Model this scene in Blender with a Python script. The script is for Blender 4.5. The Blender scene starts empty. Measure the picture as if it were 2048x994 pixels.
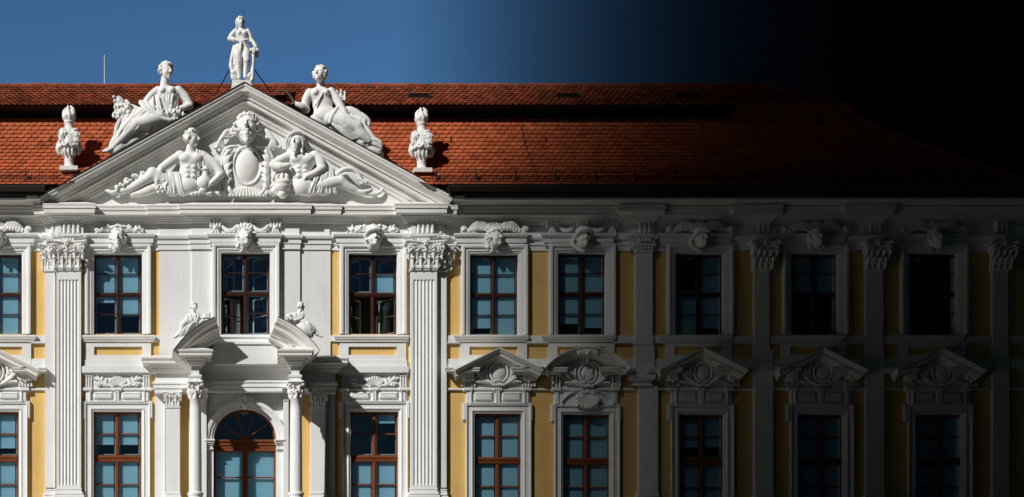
import bpy, math, random
import numpy as np
from mathutils import Vector
R = math.radians
scene = bpy.context.scene
COL = scene.collection
D = 42.0          # metres from the camera to the plane of the wing walls
K = 70.0          # photo pixels per metre on that plane
HX, HY = 300.0, 1300.0   # vanishing point of the view axis in the photo
ZC = 1.7
# ------------------------------------------------------------------ camera
cam = bpy.data.cameras.new('camera'); camo = bpy.data.objects.new('camera', cam); COL.objects.link(camo)
camo.location = (0, -D, ZC); camo.rotation_euler = (R(90), 0, 0)
cam.sensor_width = 36; cam.lens = 36 * D / (2048 / K)
cam.shift_x = (1024 - HX) / 2048; cam.shift_y = (HY - 497) / 2048
cam.clip_end = 6000; scene.camera = camo
# ------------------------------------------------------------------ sky and sun
SUN = Vector((-1.1, -1.0, 1.05)).normalized()
w = bpy.data.worlds.new('World'); scene.world = w; w.use_nodes = True
nt = w.node_tree; nt.nodes.clear()
out = nt.nodes.new('ShaderNodeOutputWorld'); bg = nt.nodes.new('ShaderNodeBackground')
sky = nt.nodes.new('ShaderNodeTexSky'); sky.sky_type = 'NISHITA'; sky.sun_disc = False
sky.sun_elevation = math.asin(SUN.z); sky.sun_rotation = math.atan2(SUN.x, SUN.y)
sky.air_density = 1.0; sky.dust_density = 0.0; sky.ozone_density = 5.0
bg.inputs[1].default_value = 0.095
# shade put into the sky colour: dims the right side and cuts fill light
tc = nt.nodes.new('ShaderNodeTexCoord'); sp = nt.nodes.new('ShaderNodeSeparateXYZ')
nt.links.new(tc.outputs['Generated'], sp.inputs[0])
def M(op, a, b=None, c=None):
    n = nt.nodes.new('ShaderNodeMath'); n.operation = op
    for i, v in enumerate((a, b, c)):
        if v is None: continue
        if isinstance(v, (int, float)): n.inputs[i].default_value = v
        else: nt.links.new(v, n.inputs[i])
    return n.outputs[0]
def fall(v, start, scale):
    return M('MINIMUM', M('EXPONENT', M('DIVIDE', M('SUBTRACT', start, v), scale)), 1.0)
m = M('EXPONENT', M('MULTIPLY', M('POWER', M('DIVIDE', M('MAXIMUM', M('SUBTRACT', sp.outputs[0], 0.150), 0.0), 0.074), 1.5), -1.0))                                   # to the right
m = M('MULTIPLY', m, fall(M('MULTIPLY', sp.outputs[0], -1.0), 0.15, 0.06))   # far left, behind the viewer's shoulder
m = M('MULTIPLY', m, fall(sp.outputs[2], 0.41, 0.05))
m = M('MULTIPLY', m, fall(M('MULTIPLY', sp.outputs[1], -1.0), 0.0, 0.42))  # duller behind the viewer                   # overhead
nz = nt.nodes.new('ShaderNodeTexNoise'); nz.inputs['Scale'].default_value = 2.0; nz.inputs['Detail'].default_value = 3
nt.links.new(tc.outputs['Generated'], nz.inputs['Vector'])
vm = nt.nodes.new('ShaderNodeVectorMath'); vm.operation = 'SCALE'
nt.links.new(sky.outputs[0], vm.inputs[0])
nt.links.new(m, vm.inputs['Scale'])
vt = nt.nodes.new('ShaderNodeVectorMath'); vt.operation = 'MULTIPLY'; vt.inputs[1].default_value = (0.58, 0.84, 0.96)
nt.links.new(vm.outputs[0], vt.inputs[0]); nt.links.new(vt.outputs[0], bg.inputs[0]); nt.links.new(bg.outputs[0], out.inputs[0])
sl = bpy.data.lights.new('sun', 'SUN'); sl.energy = 5.0; sl.angle = R(0.5); sl.color = (1.0, 0.98, 0.945)
so = bpy.data.objects.new('sun', sl); COL.objects.link(so)
so.rotation_euler = (-SUN).to_track_quat('-Z', 'Y').to_euler(); so.location = (-40, -60, 60)
scene.view_settings.view_transform = 'Standard'; scene.view_settings.look = 'None'
scene.view_settings.exposure = -0.22; scene.view_settings.gamma = 1
scene.cycles.max_bounces = 8; scene.cycles.transparent_max_bounces = 16

# ------------------------------------------------------------------ coordinates
def fy(p): return (D - p / K) / D
def X(px, p=0): return (px - HX) / K * fy(p)
def Z(py, p=0): return ZC + (HY - py) / K * fy(p)
def W(px, py, p=0): return Vector((X(px, p), -p / K, Z(py, p)))

# ------------------------------------------------------------------ materials
def mat(name, col, rough=0.7, var=0.0, scale=1.0, bump=0.0, bscale=30.0, stain=None, stain_amt=0.0, stretch=(1, 1, 1), spec=0.3, metal=0.0, tint=False, streak=0.0):
    m = bpy.data.materials.new(name); m.use_nodes = True; t = m.node_tree; b = t.nodes['Principled BSDF']
    b.inputs['Roughness'].default_value = rough; b.inputs['Specular IOR Level'].default_value = spec; b.inputs['Metallic'].default_value = metal
    L = t.links.new
    geo = t.nodes.new('ShaderNodeNewGeometry')
    mp = t.nodes.new('ShaderNodeMapping'); mp.inputs['Scale'].default_value = stretch; L(geo.outputs['Position'], mp.inputs[0])
    cur = None
    rgb = t.nodes.new('ShaderNodeRGB'); rgb.outputs[0].default_value = (*col, 1); cur = rgb.outputs[0]
    if stain:
        n = t.nodes.new('ShaderNodeTexNoise'); n.inputs['Scale'].default_value = scale * 2.2; n.inputs['Detail'].default_value = 6; n.inputs['Roughness'].default_value = 0.65
        L(mp.outputs[0], n.inputs['Vector'])
        r = t.nodes.new('ShaderNodeMapRange'); r.inputs[1].default_value = 0.52; r.inputs[2].default_value = 0.78; r.inputs[4].default_value = stain_amt; L(n.outputs[0], r.inputs[0])
        mx = t.nodes.new('ShaderNodeMix'); mx.data_type = 'RGBA'; mx.inputs[7].default_value = (*stain, 1); L(r.outputs[0], mx.inputs[0]); L(cur, mx.inputs[6]); cur = mx.outputs[2]
    if var:
        n = t.nodes.new('ShaderNodeTexNoise'); n.inputs['Scale'].default_value = scale; n.inputs['Detail'].default_value = 5; L(mp.outputs[0], n.inputs['Vector'])
        r = t.nodes.new('ShaderNodeMapRange'); r.inputs[1].default_value = 0.3; r.inputs[2].default_value = 0.7; r.inputs[3].default_value = 1 - var; r.inputs[4].default_value = 1 + var * 0.4; L(n.outputs[0], r.inputs[0])
        v = t.nodes.new('ShaderNodeVectorMath'); v.operation = 'SCALE'; L(cur, v.inputs[0]); L(r.outputs[0], v.inputs['Scale']); cur = v.outputs[0]
    if streak:
        mp2 = t.nodes.new('ShaderNodeMapping'); mp2.inputs['Scale'].default_value = (9, 9, 0.55); L(geo.outputs['Position'], mp2.inputs[0])
        n = t.nodes.new('ShaderNodeTexNoise'); n.inputs['Scale'].default_value = 1.6; n.inputs['Detail'].default_value = 4; n.inputs['Distortion'].default_value = 0.3; L(mp2.outputs[0], n.inputs['Vector'])
        r = t.nodes.new('ShaderNodeMapRange'); r.inputs[1].default_value = 0.55; r.inputs[2].default_value = 0.8; r.inputs[4].default_value = streak; L(n.outputs[0], r.inputs[0])
        mx = t.nodes.new('ShaderNodeMix'); mx.data_type = 'RGBA'; mx.inputs[7].default_value = (*[c * .55 for c in col], 1); L(r.outputs[0], mx.inputs[0]); L(cur, mx.inputs[6]); cur = mx.outputs[2]
    if tint:
        at = t.nodes.new('ShaderNodeAttribute'); at.attribute_name = 'tint'
        v = t.nodes.new('ShaderNodeVectorMath'); v.operation = 'MULTIPLY'; L(cur, v.inputs[0]); L(at.outputs['Color'], v.inputs[1]); cur = v.outputs[0]
    L(cur, b.inputs['Base Color'])
    if bump:
        n = t.nodes.new('ShaderNodeTexNoise'); n.inputs['Scale'].default_value = bscale; n.inputs['Detail'].default_value = 5; L(geo.outputs['Position'], n.inputs['Vector'])
        bp = t.nodes.new('ShaderNodeBump'); bp.inputs['Strength'].default_value = bump; bp.inputs['Distance'].default_value = 0.02; L(n.outputs[0], bp.inputs['Height']); L(bp.outputs[0], b.inputs['Normal'])
    return m
WH = mat('white_paint', (0.80, 0.805, 0.80), 0.75, 0.05, 0.9, 0.25, 14, stain=(0.62, 0.59, 0.52), stain_amt=0.35, stretch=(1, 1, 0.6), streak=0.28)
WC = mat('white_cornice_paint', (0.81, 0.80, 0.77), 0.75, 0.05, 1.2, 0.3, 18, stain=(0.62, 0.53, 0.38), stain_amt=0.6, stretch=(0.5, 1.6, 2.2), streak=0.12)
ST = mat('white_statue_paint', (0.82, 0.815, 0.80), 0.7, 0.07, 4.0, 0.3, 40, stain=(0.58, 0.50, 0.38), stain_amt=0.45)
YE = mat('yellow_plaster', (0.76, 0.495, 0.17), 0.85, 0.10, 0.8, 0.3, 22, stain=(0.60, 0.36, 0.10), stain_amt=0.5, streak=0.3)
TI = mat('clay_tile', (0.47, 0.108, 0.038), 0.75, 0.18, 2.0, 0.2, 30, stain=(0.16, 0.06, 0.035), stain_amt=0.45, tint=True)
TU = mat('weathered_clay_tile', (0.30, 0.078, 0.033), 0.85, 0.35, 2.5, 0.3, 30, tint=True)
BD = mat('dark_brown_frame_paint', (0.060, 0.020, 0.013), 0.45, 0.2, 5)
BR = mat('red_brown_frame_paint', (0.20, 0.058, 0.020), 0.45, 0.15, 5)
BAR = mat('glazing_bar_paint', (0.10, 0.03, 0.015), 0.5)
WI = mat('white_inner_frame', (0.62, 0.62, 0.58), 0.6)
GU = mat('gutter_metal', (0.035, 0.026, 0.022), 0.45, 0.2, 3)
IR = mat('black_iron', (0.02, 0.018, 0.018), 0.6)
DK = mat('roof_sheet_and_shade', (0.03, 0.027, 0.026), 0.6, 0.3, 2)
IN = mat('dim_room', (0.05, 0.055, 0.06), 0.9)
LEAD = mat('grey_sheet_metal', (0.19, 0.19, 0.19), 0.5, 0.2, 3)
GRD = mat('pale_bounce_slab', (0.67, 0.67, 0.67), 0.9, 0.15, 0.3)
def blind_mat():
    m = bpy.data.materials.new('blind_slats_sky_tint'); m.use_nodes = True; t = m.node_tree; b = t.nodes['Principled BSDF']
    g = t.nodes.new('ShaderNodeNewGeometry'); s = t.nodes.new('ShaderNodeSeparateXYZ'); t.links.new(g.outputs['Position'], s.inputs[0])
    wv = t.nodes.new('ShaderNodeMath'); wv.operation = 'MULTIPLY'; wv.inputs[1].default_value = 2 * math.pi / 0.05; t.links.new(s.outputs[2], wv.inputs[0])
    sn = t.nodes.new('ShaderNodeMath'); sn.operation = 'SINE'; t.links.new(wv.outputs[0], sn.inputs[0])
    r = t.nodes.new('ShaderNodeMapRange'); r.inputs[1].default_value = -1; r.inputs[2].default_value = 1; r.inputs[3].default_value = 0.84; r.inputs[4].default_value = 1.0; t.links.new(sn.outputs[0], r.inputs[0])
    v = t.nodes.new('ShaderNodeVectorMath'); v.operation = 'SCALE'; v.inputs[0].default_value = (0.66, 0.87, 0.97); t.links.new(r.outputs[0], v.inputs['Scale'])  # pale blue puts the panes' sky reflection into the slat colour
    t.links.new(v.outputs[0], b.inputs['Base Color']); b.inputs['Roughness'].default_value = 0.8
    return m
BL = blind_mat()
def glass_mat():
    m = bpy.data.materials.new('window_glass'); m.use_nodes = True; t = m.node_tree; t.nodes.remove(t.nodes['Principled BSDF']); o = t.nodes['Material Output']
    tr = t.nodes.new('ShaderNodeBsdfTransparent'); tr.inputs[0].default_value = (0.70, 0.88, 0.94, 1)
    gl = t.nodes.new('ShaderNodeBsdfGlossy'); gl.inputs['Roughness'].default_value = 0.03; gl.inputs[0].default_value = (0.9, 0.95, 1, 1)
    g = t.nodes.new('ShaderNodeNewGeometry'); n = t.nodes.new('ShaderNodeTexNoise'); n.inputs['Scale'].default_value = 2.2; t.links.new(g.outputs['Position'], n.inputs['Vector'])
    bp = t.nodes.new('ShaderNodeBump'); bp.inputs['Strength'].default_value = 0.35; bp.inputs['Distance'].default_value = 0.02; t.links.new(n.outputs[0], bp.inputs['Height']); t.links.new(bp.outputs[0], gl.inputs['Normal'])
    fr = t.nodes.new('ShaderNodeLayerWeight'); fr.inputs[0].default_value = 0.35; rr = t.nodes.new('ShaderNodeMapRange'); rr.inputs[3].default_value = 0.22; rr.inputs[4].default_value = 0.9; t.links.new(fr.outputs['Facing'], rr.inputs[0])
    mx = t.nodes.new('ShaderNodeMixShader'); t.links.new(rr.outputs[0], mx.inputs[0]); t.links.new(tr.outputs[0], mx.inputs[1]); t.links.new(gl.outputs[0], mx.inputs[2]); t.links.new(mx.outputs[0], o.inputs[0])
    return m
GL = glass_mat()

# ------------------------------------------------------------------ object helpers
def tag(o, label=None, cat=None, group=None, kind=None):
    if label: o['label'] = label
    if cat: o['category'] = cat
    if group: o['group'] = group
    if kind: o['kind'] = kind
    return o
def empty(name, loc, parent=None):
    o = bpy.data.objects.new(name, None); COL.objects.link(o); o.location = loc
    if parent: o.parent = parent; o.location = Vector(loc) - wloc(parent)
    return o
def wloc(o):
    v = Vector((0, 0, 0))
    while o: v += o.location; o = o.parent
    return v
def link(name, me, parent=None, loc=(0, 0, 0)):
    """loc is where the mesh origin stands in the world"""
    o = bpy.data.objects.new(name, me); COL.objects.link(o); o.location = loc
    if parent: o.parent = parent; o.location = Vector(loc) - wloc(parent)
    return o
class MB:
    def __init__(s): s.v = []; s.f = []; s.tint = None
    def quad(s, a, b, c, d):
        i = len(s.v); s.v += [a, b, c, d]; s.f.append((i, i + 1, i + 2, i + 3))
    def wbox(s, x0, x1, y0, y1, z0, z1):
        i = len(s.v)
        s.v += [(x0, y0, z0), (x1, y0, z0), (x1, y1, z0), (x0, y1, z0), (x0, y0, z1), (x1, y0, z1), (x1, y1, z1), (x0, y1, z1)]
        s.f += [tuple(i + k for k in q) for q in ((0, 3, 2, 1), (4, 5, 6, 7), (0, 1, 5, 4), (1, 2, 6, 5), (2, 3, 7, 6), (3, 0, 4, 7))]
        return s
    cnt = 0
    def box(s, px0, px1, py0, py1, p1, p0=-6, ch=0.0):
        """box whose front face fills photo rectangle at protrusion p1; ch = chamfered front edge"""
        MB.cnt += 1; p1 = p1 + (MB.cnt * 7 % 11) * 0.02
        a, b = X(px0, p1), X(px1, p1); zt, zb = Z(py0, p1), Z(py1, p1)
        if ch <= 0: return s.wbox(a, b, -p1 / K, -p0 / K, zb, zt)
        c = ch / K; i = len(s.v); yf = -p1 / K; ym = yf + c; yb = -p0 / K
        for (q, y) in ((c, yf), (0, ym), (0, yb)):
            s.v += [(a + q, y, zb + q), (b - q, y, zb + q), (b - q, y, zt - q), (a + q, y, zt - q)]
        s.f.append((i, i + 1, i + 2, i + 3))
        for r in (0, 4):
            for k in range(4):
                k2 = (k + 1) % 4; s.f.append((i + r + k, i + r + 4 + k, i + r + 4 + k2, i + r + k2))
        return s
    def grid(s, rows, close=False):
        i = len(s.v); n = len(rows[0])
        for r in rows: s.v += [tuple(q) for q in r]
        for a in range(len(rows) - 1):
            for b in range(n - (0 if close else 1)):
                b2 = (b + 1) % n
                s.f.append((i + a * n + b, i + a * n + b2, i + (a + 1) * n + b2, i + (a + 1) * n + b))
        return s
    def cap(s, pts):
        i = len(s.v); s.v += [tuple(q) for q in pts]; s.f.append(tuple(range(i, i + len(pts)))); return s
    def rod(s, a, b, r, n=6, r2=None):
        a = Vector(a); b = Vector(b); d = (b - a).normalized(); u = d.orthogonal().normalized(); v = d.cross(u); r2 = r if r2 is None else r2
        A = [a + (u * math.cos(t) + v * math.sin(t)) * r for t in [2 * math.pi * k / n for k in range(n)]]
        B = [b + (u * math.cos(t) + v * math.sin(t)) * r2 for t in [2 * math.pi * k / n for k in range(n)]]
        s.grid([A, B], True); s.cap(A[::-1]); s.cap(B); return s
    def lathe(s, c, prof, n=24, half=False):
        """prof = [(r,z)] metres around vertical axis through c"""
        rows = []
        for r, z in prof: rows.append([(c[0] + r * math.cos(2 * math.pi * k / n), c[1] + r * math.sin(2 * math.pi * k / n), c[2] + z) for k in range(n)])
        s.grid(rows, True); s.cap(rows[0][::-1]); s.cap(rows[-1]); return s
    def build(s, name, m, parent=None, smooth=False, loc=None):
        me = bpy.data.meshes.new(name)
        vs = s.v
        if loc is not None: vs = [(q[0] - loc[0], q[1] - loc[1], q[2] - loc[2]) for q in s.v]
        me.from_pydata([tuple(q) for q in vs], [], s.f); me.materials.append(m)
        if s.tint is not None:
            ca = me.color_attributes.new('tint', 'FLOAT_COLOR', 'CORNER'); arr = np.ones((len(me.loops), 4), np.float32); k = 0
            for fi, f in enumerate(s.f):
                arr[k:k + len(f), :3] = s.tint[fi]; k += len(f)
            ca.data.foreach_set('color', arr.ravel())
        if smooth: me.polygons.foreach_set('use_smooth', [True] * len(me.polygons))
        me.update()
        return link(name, me, parent, loc or (0, 0, 0))
def miter(path, closed=False):
    n = len(path); res = []
    for i in range(n):
        ns = []
        if i > 0 or closed:
            a, b = path[i - 1], path[i]; L = math.hypot(b[0] - a[0], b[1] - a[1]) or 1; ns.append((-(b[1] - a[1]) / L, (b[0] - a[0]) / L))
        if i < n - 1 or closed:
            a, b = path[i], path[(i + 1) % n]; L = math.hypot(b[0] - a[0], b[1] - a[1]) or 1; ns.append((-(b[1] - a[1]) / L, (b[0] - a[0]) / L))
        if len(ns) == 1: res.append(ns[0]); continue
        mx = ns[0][0] + ns[1][0]; my = ns[0][1] + ns[1][1]; q = (1 + ns[0][0] * ns[1][0] + ns[0][1] * ns[1][1]) or 1e-3
        res.append((mx / q, my / q))
    return res
def sweep_plan(mb, path, prof, pref=20, ends=True):
    """path [(px,p)] left to right, profile [(outward px, photo y)]"""
    P = [(X(a, b + 20), -b / K) for a, b in path]; N = miter(P)
    rows = []
    for o, py in prof:
        z = Z(py, pref + o); rows.append([(x - nx * o / K, y - ny * o / K, z) for (x, y), (nx, ny) in zip(P, N)])
    mb.grid(rows)
    if ends:
        mb.cap([r[0] for r in rows]); mb.cap([r[-1] for r in rows][::-1])
def sweep_elev(mb, path, prof, pref=20, closed=False, ends=True):
    """path [(px,py)] in the facade, profile [(n px to the left of travel, p)]"""
    P = [(X(a, pref), Z(b, pref)) for a, b in path]; N = miter(P, closed)
    rows = []
    for n, p in prof:
        r = [(x + nx * n / K, -p / K, z + nz_ * n / K) for (x, z), (nx, nz_) in zip(P, N)]
        if closed: r.append(r[0])
        rows.append(r)
    mb.grid(rows)
    if ends and not closed:
        mb.cap([r[0] for r in rows]); mb.cap([r[-1] for r in rows][::-1])

# ------------------------------------------------------------------ sculpting with distance fields (units: photo pixels, y down, d towards the viewer)
class Sculpt:
    def __init__(s): s.pr = []
    def _add(s, lo, hi, fn, k, sub): s.pr.append((np.array(lo, float), np.array(hi, float), fn, k, sub))
    def cap(s, a, b, ra, rb=None, k=1.5, sub=False):
        rb = ra if rb is None else rb; a = np.array(a, float); b = np.array(b, float); r = max(ra, rb)
        def fn(x, y, d):
            px, py, pd = x - a[0], y - a[1], d - a[2]; v = b - a; L = float(v @ v) or 1e-6
            t = np.clip((px * v[0] + py * v[1] + pd * v[2]) / L, 0, 1)
            return np.sqrt((px - t * v[0])**2 + (py - t * v[1])**2 + (pd - t * v[2])**2) - (ra + (rb - ra) * t)
        s._add(np.minimum(a, b) - r, np.maximum(a, b) + r, fn, k, sub); return s
    def chain(s, P, Q, k=1.2, sub=False):
        P = np.array(P, float); Q = np.array(Q, float)
        def fn(x, y, d):
            best = None
            for i in range(len(P) - 1):
                a, b = P[i], P[i + 1]; v = b - a; L = float(v @ v) or 1e-6; px, py, pd = x - a[0], y - a[1], d - a[2]
                t = np.clip((px * v[0] + py * v[1] + pd * v[2]) / L, 0, 1)
                g = np.sqrt((px - t * v[0])**2 + (py - t * v[1])**2 + (pd - t * v[2])**2) - (Q[i] + (Q[i + 1] - Q[i]) * t)
                best = g if best is None else np.minimum(best, g)
            return best
        r = float(Q.max()); s._add(P.min(0) - r, P.max(0) + r, fn, k, sub); return s
    def ball(s, c, r, k=1.5, sub=False): return s.cap(c, c, r, r, k, sub)
    def ell(s, c, r, rot=0, k=1.5, sub=False):
        c = np.array(c, float); r = np.array(r, float); ca, sa = math.cos(R(rot)), math.sin(R(rot)); m = float(max(r[0], r[1])) if rot else None
        ext = np.array([m or r[0], m or r[1], r[2]])
        def fn(x, y, d):
            px, py, pd = x - c[0], y - c[1], d - c[2]; u = px * ca + py * sa; v = -px * sa + py * ca
            k0 = np.sqrt((u / r[0])**2 + (v / r[1])**2 + (pd / r[2])**2); k1 = np.sqrt((u / r[0]**2)**2 + (v / r[1]**2)**2 + (pd / r[2]**2)**2)
            return k0 * (k0 - 1) / np.maximum(k1, 1e-6)
        s._add(c - ext, c + ext, fn, k, sub); return s
    def box(s, lo, hi, r=1.0, k=1.0, sub=False):
        lo = np.array(lo, float); hi = np.array(hi, float); c = (lo + hi) / 2; h = (hi - lo) / 2 - r
        def fn(x, y, d):
            qx, qy, qd = abs(x - c[0]) - h[0], abs(y - c[1]) - h[1], abs(d - c[2]) - h[2]
            return np.sqrt(np.maximum(qx, 0)**2 + np.maximum(qy, 0)**2 + np.maximum(qd, 0)**2) + np.minimum(np.maximum(qx, np.maximum(qy, qd)), 0) - r
        s._add(lo, hi, fn, k, sub); return s
    def tube(s, pts, rad, k=1.2, sub=False, n=3):
        pts = [np.array(q, float) for q in pts]; m = len(pts)
        if not isinstance(rad, (list, tuple)): rad = [rad] * m
        if len(rad) != m: rad = list(np.interp(np.linspace(0, 1, m), np.linspace(0, 1, len(rad)), rad))
        P = []; Q = []
        for i in range(m - 1):
            p0, p1, p2, p3 = pts[max(i - 1, 0)], pts[i], pts[i + 1], pts[min(i + 2, m - 1)]
            for j in range(n):
                t = j / n; P.append(0.5 * ((2 * p1) + (-p0 + p2) * t + (2 * p0 - 5 * p1 + 4 * p2 - p3) * t * t + (-p0 + 3 * p1 - 3 * p2 + p3) * t**3)); Q.append(rad[i] + (rad[i + 1] - rad[i]) * t)
        P.append(pts[-1]); Q.append(rad[-1])
        return s.chain(P, Q, k, sub)
    def spiral(s, c, r0, turns, w0, w1=None, a0=0, dr=1, d1=None, k=0.8):
        w1 = w0 * 0.6 if w1 is None else w1; d1 = c[2] + 1 if d1 is None else d1; n = max(6, int(turns * 9)); pts = []; rr = []
        for i in range(n + 1):
            t = i / n; a = R(a0) + dr * t * turns * 2 * math.pi; q = r0 * (1 - 0.82 * t)
            pts.append((c[0] + q * math.cos(a), c[1] + q * math.sin(a), c[2] + (d1 - c[2]) * t)); rr.append(w0 + (w1 - w0) * t)
        return s.chain(pts, rr, k)
    def leaf(s, x, y, ang, ln, wd, d, bend=0, lobes=3, r=1.6):
        """acanthus leaf from (x,y) along ang (deg, 0 = right, 90 = up)"""
        pts = []; a = R(ang)
        for i in range(5):
            t = i / 4; aa = a + R(bend) * t; pts.append((x, y, d + math.sin(t * 2.4) * ln * 0.16))
            x += math.cos(aa) * ln / 4; y -= math.sin(aa) * ln / 4
        s.tube(pts, [r * 1.2, r * 1.1, r * 0.9], n=2)
        for i in range(1, 5):
            px, py, pd = pts[i]; aa = a + R(bend) * i / 4; q = wd * math.sin(min(1, (i + 0.4) / 4.6) * math.pi * 0.85 + 0.25)
            for sg in (-1, 1):
                b = aa + sg * R(58); s.cap((px, py, pd - 0.4), (px + math.cos(b) * q, py - math.sin(b) * q, pd - 1.4), r * 0.95, r * 0.75, 0.9)
        s.ball((pts[-1][0], pts[-1][1], pts[-1][2] + r * 0.6), r * 1.25)
        return s
    def mesh(s, h=1.3):
        lo = np.min([p[0] for p in s.pr if not p[4]], 0) - 2 * h; hi = np.max([p[1] for p in s.pr if not p[4]], 0) + 2 * h
        n = np.ceil((hi - lo) / h).astype(int) + 1; F = np.full(n, 9.0, np.float32)
        ax = [(lo[i] + h * np.arange(n[i])).astype(np.float32) for i in range(3)]
        for l, u, fn, k, sub in s.pr:
            i0 = np.clip(np.floor((l - k * 1.5 - h * 1.5 - lo) / h).astype(int), 0, n); i1 = np.clip(np.ceil((u + k * 1.5 + h * 1.5 - lo) / h).astype(int) + 1, 0, n)
            if np.any(i1 <= i0): continue
            sl_ = tuple(slice(a, b) for a, b in zip(i0, i1)); x = ax[0][sl_[0]][:, None, None]; y = ax[1][sl_[1]][None, :, None]; d = ax[2][sl_[2]][None, None, :]
            g = fn(x, y, d); f = F[sl_]
            if sub: g = -g; q = np.clip(0.5 - 0.5 * (g - f) / k, 0, 1); F[sl_] = f * q + g * (1 - q) + k * q * (1 - q)
            else: q = np.clip(0.5 + 0.5 * (g - f) / k, 0, 1); F[sl_] = f * q + g * (1 - q) - k * q * (1 - q)
        I = F < 0; c = np.zeros(n - 1, np.int8)
        for a in (0, 1):
            for b in (0, 1):
                for e_ in (0, 1): c += I[a:n[0] - 1 + a, b:n[1] - 1 + b, e_:n[2] - 1 + e_]
        mask = (c > 0) & (c < 8); ci = np.argwhere(mask); idx = -np.ones(n - 1, np.int64); idx[mask] = np.arange(len(ci))
        acc = np.zeros((len(ci), 3)); cnt = np.zeros(len(ci)); cor = [(a, b, e_) for a in (0, 1) for b in (0, 1) for e_ in (0, 1)]
        for i in range(8):
            for j in range(i + 1, 8):
                df = np.array(cor[j]) - np.array(cor[i])
                if abs(df).sum() != 1: continue
                A = ci + cor[i]; B = ci + cor[j]; fa = F[A[:, 0], A[:, 1], A[:, 2]]; fb = F[B[:, 0], B[:, 1], B[:, 2]]
                q = (fa < 0) != (fb < 0); t = fa / np.where(q, fa - fb, 1); acc[q] += (A + df * t[:, None])[q]; cnt[q] += 1
        V = lo + h * acc / cnt[:, None]; faces = []
        for axn in range(3):
            o1, o2 = [(1, 2), (2, 0), (0, 1)][axn]; A = [slice(None)] * 3; B = [slice(None)] * 3; A[axn] = slice(0, -1); B[axn] = slice(1, None)
            ch = I[tuple(A)] != I[tuple(B)]; e_ = np.argwhere(ch); e_ = e_[(e_[:, o1] > 0) & (e_[:, o2] > 0) & (e_[:, o1] < n[o1] - 1) & (e_[:, o2] < n[o2] - 1)]
            if not len(e_): continue
            ins = I[e_[:, 0], e_[:, 1], e_[:, 2]]; U1 = np.zeros(3, int); U1[o1] = 1; U2 = np.zeros(3, int); U2[o2] = 1
            g = lambda q: idx[q[:, 0], q[:, 1], q[:, 2]]
            q = np.stack([g(e_ - U1 - U2), g(e_ - U2), g(e_), g(e_ - U1)], 1); q[~ins] = q[~ins][:, ::-1]; faces.append(q)
        return V, np.concatenate(faces)
    def build(s, name, m, parent, px, py, p=0, h=1.3, mirror=False):
        """sculpt coordinates are pixel offsets from photo point (px,py); d=0 lies at protrusion p"""
        V, Fc = s.mesh(h); f = fy(p) / K; me = bpy.data.meshes.new(name)
        V2 = np.stack([V[:, 0] * f * (-1 if mirror else 1), -V[:, 2] / K, -V[:, 1] * f], 1)
        t3 = V2[Fc[:, :3]]; vol = np.einsum('ij,ij->i', t3[:, 0], np.cross(t3[:, 1], t3[:, 2])).sum()
        if vol < 0: Fc = Fc[:, ::-1]
        me.from_pydata(V2.tolist(), [], Fc.tolist()); me.materials.append(m); me.polygons.foreach_set('use_smooth', [True] * len(me.polygons)); me.update()
        return link(name, me, parent, W(px, py, p))
def place(me, name, parent, px, py, p, sx=1.0, sz=1.0):
    o = link(name, me, parent, W(px, py, p)); f = fy(p)
    o.scale = (sx, 1, sz); return o

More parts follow.
